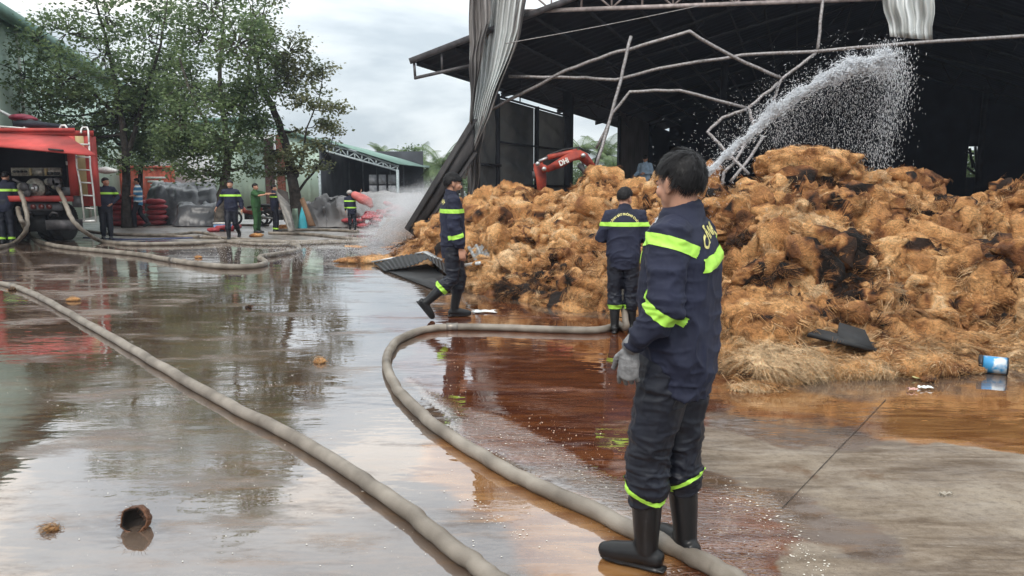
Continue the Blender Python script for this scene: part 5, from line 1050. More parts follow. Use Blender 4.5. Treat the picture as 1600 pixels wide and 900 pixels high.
def palm(px, ytop, Y, sc_, label, seed, ybase=300, nf=15):
    rng = random.Random(seed); top = P(px, ytop, Y); base = Vector((top.x+.3, Y, 0)); root = thing('palm_tree', label, 'palm', base); part('trunk', MB().tube(smooth_path([base, base.lerp(top, .5)+Vector((.12, 0, 0)), top], 5), list(np.linspace(.16, .09, 11)), 9), BARKL, root, True)
    for k in range(nf):
        az = 2*PI*k/nf+rng.random()*.4; el = rng.uniform(.05, 1.25); L = sc_*rng.uniform(.8, 1.15); d = Vector((math.cos(az)*math.cos(el), math.sin(az)*math.cos(el), math.sin(el))); pts = []; p = top.copy(); n_ = 9
        for i in range(n_+1): pts.append(p.copy()); p += d*L/n_; d = (d+Vector((0, 0, -.17))).normalized()
        mb = MB().tube(pts, list(np.linspace(.03, .008, n_+1)), 4)
        for i in range(1, n_*3):
            f = i/3; j = min(int(f), n_-1); c = pts[j].lerp(pts[j+1], f-j); t_ = (pts[j+1]-pts[j]).normalized(); s_ = t_.cross(Vector((0, 0, 1))).normalized(); ll = sc_*.32*math.sin(PI*min(1, .15+f/n_*.85))**.6
            for sg in (-1, 1): e_ = (s_*sg+t_*.5+Vector((0, 0, -.45))).normalized()*ll; mb.add([c-t_*.03, c+t_*.03, c+e_*.6+t_*.02, c+e_], [(0, 1, 2, 3)])
        part('frond', mb, PALMG, root)
for i, (px, yt, Y, s_, lb) in enumerate([(597, 243, 75, 1.9, 'far small palm peeking over the open shed'), (648, 262, 56, 2.4, 'palm behind the spray, left one of the group'), (690, 262, 52, 2.6, 'palm behind the slanting beam'), (672, 276, 60, 2.4, 'low palm between the two larger ones'),
        (908, 236, 55, 2.6, 'palm seen through the open bay above the excavator boom'), (945, 246, 56, 2.6, 'palm seen through the open bay right of the pale pole'), (880, 262, 58, 2.2, 'low palm glimpsed behind the wide hall column'), (716, 268, 58, 2.2, 'palm partly behind the slanting beam top'), (960, 262, 50, 2.2, 'low palm at the right side of the open bay')]): palm(px, yt, Y, s_, lb, i)
def bush(px, py, Y, rx, ry, n_, seed, label, m=BUSHG, name='bush', ls=.22):
    ppm = FPX/Y; rng = np.random.default_rng(seed); c0 = P(px, py, Y); v = rng.normal(0, 1, (n_, 3)); v /= np.linalg.norm(v, axis=1, keepdims=True); v *= rng.uniform(.2, 1, (n_, 1))**.5; r_ = np.array([rx/ppm, rx/ppm*.7, ry/ppm])
    cc_ = np.array(c0)+v*r_*(1+.3*vnoise(v*2.2, seed))[:, None]; cc_ = cc_[cc_[:, 2] > .1]; root = thing(name, label, 'bush' if name == 'bush' else 'tree', (c0.x, Y, 0)); V, F = leaves(cc_, 12, .28, ls, seed, .7)
    link('foliage', fastmesh('foliage', V-np.array(root.location), F), m, root); mb = MB()
    for k in range(6): mb.tube([(c0.x, Y, 0), tuple(cc_[k*7 % len(cc_)])], [.07, .02], 6)
    part('stems', mb, BARKL, root)
for i, (px, py, Y, rx, ry, n_, lb) in enumerate([(640, 250, 62, 16, 22, 160, 'tall feathery pale tree above the hazy stack'), (632, 290, 60, 26, 22, 260, 'pale green thicket left of the palms behind the spray'), (668, 292, 64, 30, 22, 260, 'pale green thicket below the palms behind the spray'), (705, 290, 62, 24, 26, 240, 'thicket showing between slanting beam and hanging sheet'),
        (905, 285, 62, 30, 30, 280, 'green thicket seen low through the open bay'), (950, 282, 66, 30, 32, 280, 'green thicket by the brown panel of the open bay'), (508, 312, 50, 14, 12, 60, 'bright weeds under the open shed'), (1522, 262, 52, 26, 28, 180, 'foliage glimpsed through the ragged back wall opening'), (760, 285, 70, 40, 16, 160, 'thicket far behind the tarpaulin wall')]): bush(px, py, Y, rx, ry, n_, 60+i, lb)
# treeline far off
rng_ = np.random.default_rng(8); cents = np.stack([rng_.uniform(-110, 120, 2600), rng_.uniform(95, 125, 2600), rng_.uniform(.2, 1, 2600)], 1); cents[:, 2] *= 3.2+1.6*vnoise(cents*np.array([.09, 0, 0]), 4)
V, F = leaves(cents, 9, .8, .8, 77, .7); o = link('treeline', fastmesh('treeline', V, F), BUSHG); tag(o, 'far low line of green trees on the horizon', 'treeline', None, 'stuff')
# ------------------------------------------------------------------ people
def cloth_mat(name, c, rough=.75, bump=.25): return mat(name, c, rough, 0, .28, 5, bump=bump, bscale=350, bdist=.002, spec=.3)
NAVY = cloth_mat('navy_cloth', (.015, .018, .038)); NAVYT = cloth_mat('navy_trousers', (.009, .011, .019), .45); GREENU = cloth_mat('green_uniform', (.035, .10, .035)); BLACKC = cloth_mat('black_trousers', (.015, .016, .025))
SKIN = mat('skin', (.48, .25, .165), .5, 0, .12, 10, bump=.1, bscale=120, bdist=.002); HAIR = mat('black_hair', (.007, .006, .007), .48, 0, .3, 30, spec=.3); BOOTM = mat('black_rubber_boot', (.007, .007, .008), .36, 0, .3, 12, bump=.15, bscale=30, bdist=.004, spec=.35)
NEON = mat('neon_yellow_green_tape', (.42, .78, .09), .5, 0, .08, 30); GLOVE = mat('grey_knit_glove', (.20, .20, .205), .9, 0, .3, 40, bump=.5, bscale=300, bdist=.004); YEL = mat('yellow_print', (.72, .66, .25), .7, 0, .15, 40)
SHOE = mat('dark_shoe', (.02, .02, .025), .5); MASKM = mat('black_face_mask', (.010, .011, .013), .8); SHIRTB = cloth_mat('pale_blue_shirt', (.36, .48, .62), .8)
def stripe_mat():
    m = mat('striped_shirt', (.5, .6, .7), .8); t = m.node_tree; b = t.nodes['Principled BSDF']; tcx = t.nodes.new('ShaderNodeTexCoord'); s_ = t.nodes.new('ShaderNodeSeparateXYZ'); t.links.new(tcx.outputs['Object'], s_.inputs[0])
    mm = t.nodes.new('ShaderNodeMath'); mm.operation = 'MULTIPLY'; mm.inputs[1].default_value = 36; t.links.new(s_.outputs[2], mm.inputs[0]); sn = t.nodes.new('ShaderNodeMath'); sn.operation = 'SINE'; t.links.new(mm.outputs[0], sn.inputs[0])
    r_ = t.nodes.new('ShaderNodeValToRGB'); r_.color_ramp.interpolation = 'CONSTANT'; e_ = r_.color_ramp.elements; e_[0].position = 0; e_[0].color = (.05, .22, .42, 1); e_[1].position = .45; e_[1].color = (.72, .76, .78, 1); t.links.new(sn.outputs[0], r_.inputs[0]); t.links.new(r_.outputs[0], b.inputs['Base Color']); return m
STRIPE = stripe_mat()
def V3(*a): return Vector(a)
def folds(me, amp, st, seed, zlo=None, zhi=None, where=None):
    v = getco(me); n = getno(me); p = v*np.array(st); p = p+.7*np.stack([vnoise(v*4, seed+1), vnoise(v*4, seed+2), vnoise(v*4, seed+3)], 1)
    r = np.clip(1-np.abs(vnoise(p, seed))*1.5, 0, 1)**2; r2 = np.clip(1-np.abs(vnoise(p*2.1+4, seed+7))*1.5, 0, 1)**2; d = amp*(1.2*r+.6*r2-.55)
    if where is not None: d *= where(v)
    setco(me, v+n*d[:, None])
def hand(mb, w, d, nrm, thumb, curl=.35, s=1.0, fr=.0085):
    """w wrist, d direction of the hand, nrm back of the hand, thumb +1/-1 side along d x nrm"""
    d = Vector(d).normalized(); n = Vector(nrm); n = (n-d*n.dot(d)).normalized(); sd_ = d.cross(n)
    mb.tube([w-d*.02*s, w+d*.02*s, w+d*.055*s, w+d*.088*s], [.026*s, .033*s, .040*s, .038*s], 14, .42, up=n, rnd=True)
    for i, L in enumerate((.068, .078, .073, .058)):
        off = (i-1.5)*.0205*s*thumb*-1; p = w+d*.085*s+sd_*off; dirn = (d+sd_*off*1.6/s).normalized(); pts = [p-dirn*.012*s, p]; a = 0
        for k, f in enumerate((.45, .3, .25)): a += curl*(.7+.25*i*.5)*(1, 1.1, .8)[k]; q_ = dirn*math.cos(a)-n*math.sin(a); pts.append(pts[-1]+q_*L*f*s)
        mb.tube(pts, [fr*1.08*s, fr*1.05*s, fr*s, fr*.93*s, fr*.8*s], 8, rnd=True)
    p = w+d*.02*s+sd_*thumb*.026*s; t1 = (d*.75+sd_*thumb*.75-n*.35).normalized(); t2 = (d*.95+sd_*thumb*.25-n*.4).normalized(); mb.tube([p, p+t1*.032*s, p+t1*.032*s+t2*.030*s, p+t1*.032*s+t2*.054*s], [.014*s, .0115*s, .0105*s, .0085*s], 8, rnd=True)
def person(label, loc, heading, vox=.012, sc_=1.0, J=None, top=NAVY, bottom=NAVYT, sleeves='long', boots=True, head=(0, 0), bands=(), hair=HAIR, glove=False, text=None, seed=1, hem=.80, lean=(0, 0), hairstyle='short', toe=(0, 0), feetpitch=(0, 0), mask=False, hands=(None, None), fold=1.0, collar=True, tuck=False, extra=None, curl=.35, strands=0, pants_end=None, bulk=1.0, shaft=.245):
    D = dict(hipL=V3(-.085, 0, .9), hipR=V3(.085, 0, .9), kneeL=V3(-.095, .03, .49), kneeR=V3(.095, .03, .49), ankL=V3(-.10, 0, .10), ankR=V3(.10, 0, .10), shL=V3(-.175, 0, 1.40), shR=V3(.175, 0, 1.40), elL=V3(-.235, -.02, 1.12), elR=V3(.235, -.02, 1.12), wrL=V3(-.235, .06, .90), wrR=V3(.235, .06, .90))
    D.update(J or {}); lx, ly = lean
    def ln(p):
        f = max(0, (p[2]-.9)/.55); return V3(p[0]+lx*f, p[1]+ly*f, p[2]-.5*(lx*lx+ly*ly)*f)
    for k in ('shL', 'shR'): D[k] = ln(D[k])
    root = bpy.data.objects.new('person', None); C.objects.link(root); root.location = loc; root.rotation_euler = (0, 0, R(heading)); root.scale = (sc_,)*3; root.empty_display_size = .2; tag(root, label, 'person')
    def pt(name, me, m, smooth=True, parent=root, **kw): return link(name, me.mesh(name) if isinstance(me, MB) else me, m, parent, smooth, **kw)
    # ---- body: one continuous skin surface
    hc = ln((0, .012, 1.595)); HM = Matrix.Rotation(R(head[0]), 3, 'Z')@Matrix.Rotation(R(head[1]), 3, 'X'); nb_ = ln((0, -.01, 1.42))
    hp = lambda x, y, z: hc+HM@V3(x, y, z)
    b = MB(); E = lambda x, y, z, rx, ry, rz, n=18: b.ell(hp(x, y, z), (rx, ry, rz), HM, n, 12)
    E(0, -.012, .025, .074, .092, .085); E(0, .022, -.022, .063, .066, .078); E(0, .038, -.075, .042, .044, .034); E(0, .052, -.092, .022, .022, .016); E(0, .048, .02, .058, .034, .036)
    b.tube([hp(0, .076, .012), hp(0, .092, -.012), hp(0, .104, -.03)], [.010, .012, .014], 10, rnd=True); E(.012, .09, -.034, .010, .012, .008, 10); E(-.012, .09, -.034, .010, .012, .008, 10)
    E(0, .082, -.055, .024, .012, .006, 12); E(0, .080, -.066, .021, .013, .007, 12)
    for s in (-1, 1): E(s*.076, -.008, -.008, .010, .020, .033, 12); E(s*.040, .055, -.020, .024, .028, .024, 12); E(s*.030, .078, .016, .022, .012, .007, 10); b.tube([hp(s*.074, .004, -.03), hp(s*.084, -.012, -.01), hp(s*.086, -.02, .014), hp(s*.078, -.008, .026)], .0065, 7, rnd=True)
    b.tube([nb_-V3(0, 0, .03), nb_+V3(0, 0, .05), hp(0, -.015, -.05), hp(0, -.01, 0)], [.066, .056, .055, .058], 16)
    b.rings([(ln((0, 0, z)), rx, ry) for z, rx, ry in ((.84, .15, .10), (.95, .15, .105), (1.08, .135, .10), (1.22, .15, .11), (1.34, .165, .105), (1.41, .14, .085), (1.45, .075, .065))], 20)
    for S_ in 'LR':
        b.tube([D['sh'+S_], D['sh'+S_].lerp(D['el'+S_], .5), D['el'+S_], D['el'+S_].lerp(D['wr'+S_], .45), D['wr'+S_]], [.055, .046, .038, .037, .026], 12, rnd=True)
        b.tube([D['hip'+S_], D['hip'+S_].lerp(D['knee'+S_], .5), D['knee'+S_], D['knee'+S_].lerp(D['ank'+S_], .35), D['ank'+S_]], [.09, .075, .054, .055, .036], 12, rnd=True)
        i_ = 'LR'.index(S_); fy, fp = R(toe[i_]), R(feetpitch[i_]); fd = V3(-math.sin(fy)*math.cos(fp), math.cos(fy)*math.cos(fp), math.sin(fp)); dn0 = -(V3(0, 0, 1)-fd*fd.z).normalized()
        b.tube([D['ank'+S_]+dn0*.03, D['ank'+S_]+dn0*.055+fd*.09], [.032, .026], 10, rnd=True)
    gb = {}
    for i, S_ in enumerate('LR'):
        hd = hands[i] or {}; dd = Vector(hd.get('d', (D['wr'+S_]-D['el'+S_]).normalized()+V3(0, 0, -.25))).normalized(); nn = Vector(hd.get('n', (-1 if S_ == 'L' else 1, 0, 0)))
        n2 = (nn-dd*nn.dot(dd)).normalized(); sd_ = dd.cross(n2); th = 1 if sd_.y > 0 else -1; th = hd.get('t', th)
        tgt = gb.setdefault(S_, MB()) if (glove and S_ in glove) else b; hand(tgt, D['wr'+S_]+dd*.012, dd, nn, th, hd.get('curl', curl), 1.08 if tgt is not b else 1.0, .0092 if tgt is not b else (.0095 if vox > .008 else .0085))
    body = pt('body', remesh(b, vox, 2, .4), SKIN)
    for g1 in gb.values():
        gm_ = remesh(g1, min(vox, .0032), 2, .3); folds(gm_, .002, (30, 30, 30), 5); pt('glove', gm_, GLOVE)
    for S_ in (glove or ''): pt('glove_cuff', MB().tube([D['wr'+S_].lerp(D['el'+S_], .16), D['wr'+S_], D['wr'+S_].lerp(D['el'+S_], -.08)], [.037, .036, .034], 18), GLOVE)
    # ---- eyes and brows
    for s in (-1, 1):
        if vox < .02: e_ = pt('eye', MB().ell(hp(s*.031, .0765, .000), (.0125, .0095, .0085), HM, 12, 8), WPL if False else mat('eye_white', (.6, .58, .55), .3)); pt('iris', MB().ell(hp(s*.031, .0835, .000), (.0062, .004, .0062), HM, 10, 6), HAIR, True, e_)
        pt('eyebrow', MB().tube([hp(s*.014, .088, .021), hp(s*.032, .086, .027), hp(s*.050, .074, .022)], [.004, .0045, .002], 6, .5), HAIR)
    # ---- hair: shell that dips into the skull where there is none
    n_, m_ = (120, 70) if vox < .01 else (40, 26); V = []
    for i in range(m_+1):
        ph = PI*i/m_
        for k in range(n_): t_ = 2*PI*k/n_; V.append((math.sin(ph)*math.sin(t_), math.sin(ph)*math.cos(t_), math.cos(ph)))
    V = np.array(V); x, y, z = V[:, 0], V[:, 1], V[:, 2]
    front = {'short': .30, 'fringe': .02, 'crop': .42}[hairstyle]; line = np.where(y > 0, front*np.clip(y*1.5, 0, 1)+(-.08)*(1-np.clip(y*1.5, 0, 1)), -.08-.62*np.clip(-y*1.6, 0, 1)); 
    side = np.abs(x) > .80; line = np.where(side & (y > -.25), np.maximum(line, .02), line)
    mk = sm(z-line+.05*vnoise(V*9, seed), -.03, .10); th_ = .008; topb = (.002+.012*np.clip(z, 0, 1))*(0 if hairstyle == 'crop' else 1)
    lay = .0048*(1-np.abs(vnoise(V*np.array([9, 9, 3]), seed+3))*2)+.004*vnoise(V*26, seed+4)
    radx, rady, radz = .075, .094, .086; rr_ = (th_+topb+lay)*mk-.030*(1-mk); P0 = V*np.stack([radx+rr_, rady+rr_, radz+rr_], 1)+np.array([0, -.012, .027]); 
    if hairstyle == 'fringe': fr_ = sm(y, .5, .9)*sm(z, -.1, .2)*(1-sm(z, .45, .8)); P0[:, 1] += .012*fr_
    Pw = np.array([tuple(hc+HM@Vector(p)) for p in P0]); F = np.array([(i*n_+k, i*n_+(k+1) % n_, (i+1)*n_+(k+1) % n_, (i+1)*n_+k) for i in range(m_) for k in range(n_)])
    hme = fastmesh('hair', Pw, F); hair_o = pt('hair', hme, hair)
    if strands:
        rg = np.random.default_rng(seed+50); ok = np.where((mk > .6))[0]; idx = rg.choice(ok, strands); nn = V[idx]; whorl = np.array([0.1, -.55, .83]); fl = nn-whorl; fl -= nn*np.sum(fl*nn, 1, keepdims=True); fl /= np.linalg.norm(fl, axis=1, keepdims=True)+1e-6; fl += rg.normal(0, .16, fl.shape)+.35*np.stack([vnoise(nn*3.5, 61), vnoise(nn*3.5, 62), vnoise(nn*3.5, 63)], 1)
        L = rg.uniform(.014, .030, (strands, 1)); q_ = P0[idx]+nn*.001; sgs = 5; W_ = np.zeros((strands, sgs*2, 3)); sd_ = np.cross(fl, nn); d_ = fl+nn*.07
        for i in range(sgs): wv = .0008*(1-.8*i/(sgs-1)); W_[:, 2*i] = q_+sd_*wv; W_[:, 2*i+1] = q_-sd_*wv; q_ = q_+d_*L/(sgs-1); d_ = d_-nn*.10+np.array([0, 0, -.06])
        W_ = W_.reshape(-1, 3)@np.array(HM).T+np.array(hc); bs_ = np.arange(strands)[:, None]*(sgs*2); F = np.concatenate([bs_+np.array([2*i, 2*i+1, 2*i+3, 2*i+2]) for i in range(sgs-1)], 0)
        link('strands', fastmesh('strands', W_, F), hair, hair_o, False, kind='stuff')
    # ---- top
    t = MB(); hz = hem
    t.rings([(ln((0, yo, z)), rx, ry, .86) for z, rx, ry, yo in ((hz, .168, .128, 0), (hz+.05, .166, .126, 0), (max(hz+.09, .93), .184, .140, 0), (1.06, .184, .140, 0), (1.2, .190, .140, -.003), (1.31, .198, .134, -.006), (1.38, .186, .118, -.006), (1.43, .140, .096, -.008), (1.47, .086, .082, -.006), (1.50, .068, .070, -.002))], 36)
    if collar: t.tube([ln((0, -.012, 1.455)), ln((0, -.006, 1.50)), ln((0, .0, 1.522))], [.086, .071, .070], 20, 1.0)
    for S_ in 'LR':
        s, e_, w_ = D['sh'+S_], D['el'+S_], D['wr'+S_]; inn = V3(-.05 if S_ == 'R' else .05, 0, .005)
        if sleeves == 'long': t.tube([s+inn, s, s.lerp(e_, .35), s.lerp(e_, .75), e_, e_.lerp(w_, .35), e_.lerp(w_, .75), e_.lerp(w_, .93)], [.078, .082, .076, .069, .066, .062, .052, .042], 16, rnd=True)
        else: t.tube([s+inn, s, s.lerp(e_, .4), s.lerp(e_, .8)], [.072, .076, .072, .068], 16, rnd=True)
    for A_ in t.v[:1]: A_[:, :2] *= bulk
    for A_ in t.v:
        k_h = A_[:, 2] < hz+.06; k_h &= (np.abs(A_[:, 0]) < .2); A_[k_h, 2] += A_[k_h, 1]*.30
    tm_ = remesh(t, vox, 4, .5)
    amp = .0115*fold*(1 if vox < .01 else .8)
    folds(tm_, amp*1.25, (4.2, 4.2, 6.5), seed*3+1, where=lambda v: .55+.45*np.clip((1.2-v[:, 2])/.3, 0, 1)+.4*(np.abs(v[:, 0]) > .19)*(v[:, 2] < 1.28))
    if vox < .01: folds(tm_, .0045*fold, (12, 12, 20), seed*3+9, where=lambda v: .35+1.0*np.exp(-((v[:, 2]-(hz+.05))/.05)**2)+.6*(np.abs(v[:, 0]) > .17))
    topo = pt('jacket' if sleeves == 'long' else 'shirt', tm_, top)
    # ---- trousers
    tr = MB(); tr.rings([((0, 0, z), rx, ry, .9) for z, rx, ry in ((.76, .13, .105), (.84, .158, .125), (.93, .160, .124), (1.02, .155, .118), (1.06, .15, .112))], 30)
    for S_ in 'LR':
        h_, k_2, a_ = D['hip'+S_], D['knee'+S_], D['ank'+S_]; end = pants_end if pants_end is not None else (.45 if boots else .95)
        tr.tube([h_+V3(0, 0, .02), h_.lerp(k_2, .3), h_.lerp(k_2, .7), k_2, k_2.lerp(a_, .25), k_2.lerp(a_, end*.82), k_2.lerp(a_, end)], [k_*bulk for k_ in (.100, .098, .088, .082, .082, .086 if boots else .072, .074 if boots else .066)], 18, rnd=True)
    for A_ in tr.v[:1]: A_[:, :2] *= 1+(bulk-1)*.6
    trm = remesh(tr, vox, 4, .5); folds(trm, .010*fold, (5, 5, 12), seed*5+2, where=lambda v: np.clip(1.15-v[:, 2]*.6, .3, 1.1))
    if vox < .01: folds(trm, .0075*fold, (9, 9, 26), seed*5+8, where=lambda v: .3+.9*np.exp(-((v[:, 2]-.45)/.12)**2)+.5*np.exp(-((v[:, 2]-.8)/.08)**2))
    tro = pt('trousers', trm, bottom)
    # ---- boots
    bts = []
    for i, S_ in enumerate('LR'):
        k_2, a_ = D['knee'+S_], D['ank'+S_]; upd = (k_2-a_).normalized(); ya, pi_ = R(toe[i]), R(feetpitch[i]); f = V3(-math.sin(ya)*math.cos(pi_), math.cos(ya)*math.cos(pi_), math.sin(pi_)); dn = -(V3(0, 0, 1)-f*f.z).normalized(); sd_ = f.cross(dn)
        bt = MB()
        if boots: bt.tube([a_+upd*shaft, a_+upd*(shaft-.01), a_+upd*.14, a_+upd*.04, a_+dn*.02], [.064, .066, .060, .052, .050], 20, 1.0, up=f)
        hgt = .10
        bt.tube([a_-f*.04+dn*.045, a_+f*.02+dn*.035, a_+f*.09+dn*.048, a_+f*.145+dn*.056, a_+f*.178+dn*.060], [.043, .050, .047, .044, .036], 18, .95, up=dn, rnd=True)
        sole = [a_-f*.085+dn*.088, a_-f*.03+dn*.088, a_+f*.03+dn*.088, a_+f*.10+dn*.088, a_+f*.165+dn*.088, a_+f*.198+dn*.085]; bt.tube(sole, [.032, .040, .037, .044, .041, .024], 14, .26, up=dn)
        if boots:
            for h_ in (shaft-.013,): bt.tube([a_+upd*(h_), a_+upd*(h_+.014)], [.069, .069], 20)
        bts.append(pt('boot' if boots else 'shoe', remesh(bt, min(vox, .009) if vox < .01 else vox, 2, .35), BOOTM if boots else SHOE))
    # ---- reflective tape cut from the garment's own surface
    def tape(src, p, nrm, wd, keep=None, m=NEON, name='reflective_band', parent=None):
        bm = bmesh.new(); bm.from_mesh(src); nrm = Vector(nrm).normalized(); p = Vector(p)
        for sg in (1, -1):
            g_ = bm.verts[:]+bm.edges[:]+bm.faces[:]; bmesh.ops.bisect_plane(bm, geom=g_, plane_co=p+nrm*sg*wd/2, plane_no=nrm*sg, clear_outer=True)
        if keep: bmesh.ops.delete(bm, geom=[f for f in bm.faces if not keep(f.calc_center_median())], context='FACES')
        bm.normal_update(); off = .0035 if vox < .01 else .007
        bmesh.ops.delete(bm, geom=[v for v in bm.verts if not v.link_faces], context='VERTS')
        ns = {v: v.normal.copy() for v in bm.verts}
        for v in bm.verts: v.co += ns[v]*off
        if len(bm.faces) == 0: bm.free(); return
        me = bpy.data.meshes.new(name); bm.to_mesh(me); bm.free(); link(name, me, m, parent or topo, True)
    for kind_, *a in bands:
        if kind_ == 'chest': z = a[0]; tl = a[1] if len(a) > 1 else (0, 0, 1); tape(tm_, ln((0, 0, z)), tl, .048 if vox < .01 else .055)
        if kind_ == 'torso': tape(tm_, ln((0, 0, a[0])), a[1], .050, keep=a[2])
        if kind_ == 'arm':
            S_, f = a[0], a[1]; p0, p1 = (D['sh'+S_], D['el'+S_]) if f < 1 else (D['el'+S_], D['wr'+S_]); g_ = f if f < 1 else f-1; c = p0.lerp(p1, g_); ax = (p1-p0).normalized(); ax = (ax+Vector(a[2] if len(a) > 2 else (0, 0, 0))).normalized(); wd = a[3] if len(a) > 3 else .048
            tape(tm_, c, ax, wd, keep=lambda q_, c=c: (q_-c).length < .115 and (a[4](q_) if len(a) > 4 else True))
        if kind_ == 'leg':
            S_, f = a[0], a[1]; p0, p1 = D['knee'+S_], D['ank'+S_]; c = p0.lerp(p1, f); tape(trm, c, (p1-p0).normalized()+Vector(a[2] if len(a) > 2 else (0, 0, 0)), a[3] if len(a) > 3 else .05, keep=lambda q_, c=c: (q_-c).length < .14, parent=tro)
    if text:
        body_, size, zc, Rr, xo = text; tmx = text_mesh(body_, size, 0); bm = bmesh.new(); bm.from_mesh(tmx); bmesh.ops.triangulate(bm, faces=bm.faces[:])
        for _ in range(2): bmesh.ops.subdivide_edges(bm, edges=[e_ for e_ in bm.edges if e_.calc_length() > size*.25], cuts=1)
        bvh = BVHTree.FromPolygons([v.co.copy() for v in tm_.vertices], [tuple(p.vertices) for p in tm_.polygons]); kill = []
        for v in bm.verts:
            a = v.co.x/Rr; x_ = -((Rr+v.co.y)*math.sin(a))*-1+xo; z_ = zc+(Rr+v.co.y)*math.cos(a)-Rr; h_ = bvh.ray_cast(V3(x_, -.9, z_), V3(0, 1, 0))
            if h_[0] is None: kill.append(v)
            else: v.co = h_[0]+h_[1]*.003
        bmesh.ops.delete(bm, geom=kill, context='VERTS'); me = bpy.data.meshes.new('lettering'); bm.to_mesh(me); bm.free(); link('lettering', me, YEL, topo)
    if mask: 
        mk_ = MB(); mk_.grid(lambda u, v: tuple(hp(.068*math.sin((u-.5)*2.9), .012+.075*math.cos((u-.5)*2.6), -.072-.042*v+.012*math.cos((u-.5)*3)) ), 24, 8, .004); pt('face_mask', mk_, MASKM); pt('mask_loop', MB().tube([hp(.068, .0, -.08), hp(.074, -.002, -.05), hp(.078, -.02, -.02)], .0035, 6), WPL if False else MASKM)
        pt('mask_loop', MB().tube([hp(-.068, .0, -.08), hp(-.074, -.002, -.05), hp(-.078, -.02, -.02)], .0035, 6), MASKM)
    if extra: extra(root, pt, hp, ln, D, HM)
    return root
# 1 nearest firefighter
def near_extra(root, pt, hp, ln, D, HM):
    pt('belt', MB().tube([V3(-.168, .03, .802), V3(-.16, .07, .802), V3(-.13, .112, .802), V3(-.08, .138, .802)], [.012]*4, 8, .35), mat('red_belt', (.35, .02, .03), .6))
    pt('seam', MB().tube([ln((x_, -.139+.35*x_*x_*4, 1.33)) for x_ in np.linspace(-.13, .13, 9)], .0015, 5), NAVYT)
person('nearest firefighter from behind in navy uniform with neon bands, grey glove and tall black boots', V3(.670, 2.9, 0), 62, .0062, 1.0,
    dict(hipL=V3(-.08, .02, .88), hipR=V3(.08, -.01, .88), kneeL=V3(-.085, .085, .49), kneeR=V3(.10, -.0, .49), ankL=V3(-.07, .085, .10), ankR=V3(.105, -.035, .10), shL=V3(-.175, 0, 1.405), shR=V3(.175, -.01, 1.40), elL=V3(-.245, -.015, 1.15), wrL=V3(-.235, .115, .985), elR=V3(.25, .0, 1.13), wrR=V3(.20, .15, .93)),
    head=(-27, -7), bands=(('arm', 'L', .12, (0, .25, 0), .046), ('torso', 1.335, (-.22, -.1, 1), lambda q_: q_.x > -.135 and q_.x < .17), ('arm', 'R', .18), ('arm', 'L', 1.12, (0, -.1, .0), .042), ('leg', 'L', .375, (0, .5, .0), .02), ('leg', 'R', .37, (0, -.5, 0), .016)),
    glove='LR', text=('CẢNH SÁT', .066, 1.425, .19, .03), seed=4, toe=(0, -38), hands=({'d': (.0, .10, -1), 'n': (-1, -.1, 0), 'curl': .42}, None), hem=.79, strands=10000, extra=near_extra, hairstyle='short', fold=1.15, pants_end=.40, bulk=1.07, shaft=.265)
# 2 walking man
person('young firefighter with lowered black mask striding right in front of the slanting beam', V3(-.705, 8.66, 0), -80, .0085, 1.0,
    dict(kneeL=V3(-.09, .09, .49), ankL=V3(-.09, .02, .10), kneeR=V3(.09, -.02, .49), ankR=V3(.09, -.32, .22), elR=V3(.235, -.0, 1.11), wrR=V3(.225, .07, .86), elL=V3(-.235, -.06, 1.12), wrL=V3(-.22, .0, .88)), head=(6, -3), bands=(('chest', 1.285), ('arm', 'R', 1.45), ('leg', 'R', .42), ('arm', 'L', 1.4)), text=('CẢNH SÁT', .05, 1.40, .2, 0),
    seed=7, toe=(0, 0), feetpitch=(0, -52), mask=True, hairstyle='fringe', strands=2500, hem=.76)
# 3 second firefighter holding the hose
g2 = G(972, 520)
person('firefighter seen from behind with curved back lettering, standing at the hose end before the heap', g2, -8, .0085, .905,
    dict(elL=V3(-.27, .02, 1.13), wrL=V3(-.14, .24, 1.10), elR=V3(.27, .03, 1.13), wrR=V3(.12, .28, 1.12), ankL=V3(-.09, .0, .10), ankR=V3(.11, .05, .10)), head=(-30, -16), bands=(('chest', 1.30), ('leg', 'L', .45)), text=('CẢNH SÁT PHÒNG CHÁY', .033, 1.415, .165, 0), seed=12, lean=(0, .05), strands=2000, hem=.82, bulk=1.07, hands=({'d': (.5, .7, .2), 'n': (0, 0, 1), 'curl': .7}, {'d': (-.4, .8, .2), 'n': (0, 0, 1), 'curl': .7}))
# others by the engine
FW = 'firefighters and helpers in the far yard'
def far(label, px, py, ytop, heading, hgt=1.712, **k):
    g_ = G(px, py); zt = P(px, ytop, g_.y).z; return person(label, g_, heading, k.pop('vox', .015), zt/hgt, **k)
far('firefighter with his back turned working at the pump panel at the left picture edge', 12, 381, 268, 8, bands=(('chest', 1.28), ('leg', 'L', .9), ('leg', 'R', .9)), seed=21, lean=(0, .14), J=dict(elL=V3(-.25, .12, 1.15), wrL=V3(-.15, .34, 1.12), elR=V3(.25, .14, 1.15), wrR=V3(.2, .36, 1.15)), boots=False, head=(0, -20))
far('firefighter with hands on hips looking right beside the fire engine ladder', 168, 374, 278, -158, bands=(('chest', 1.29),), seed=22, lean=(-.05, -.02), head=(55, 0), boots=False, J=dict(elL=V3(-.33, -.06, 1.18), wrL=V3(-.2, .1, 1.0), elR=V3(.33, -.06, 1.18), wrR=V3(.2, .1, 1.0), kneeL=V3(-.1, .06, .49), ankL=V3(-.10, .04, .1), kneeR=V3(.08, .03, .49), ankR=V3(.09, -.02, .1)), hands=({'d': (.7, .3, -.6), 'curl': .6}, {'d': (-.7, .3, -.6), 'curl': .6}))
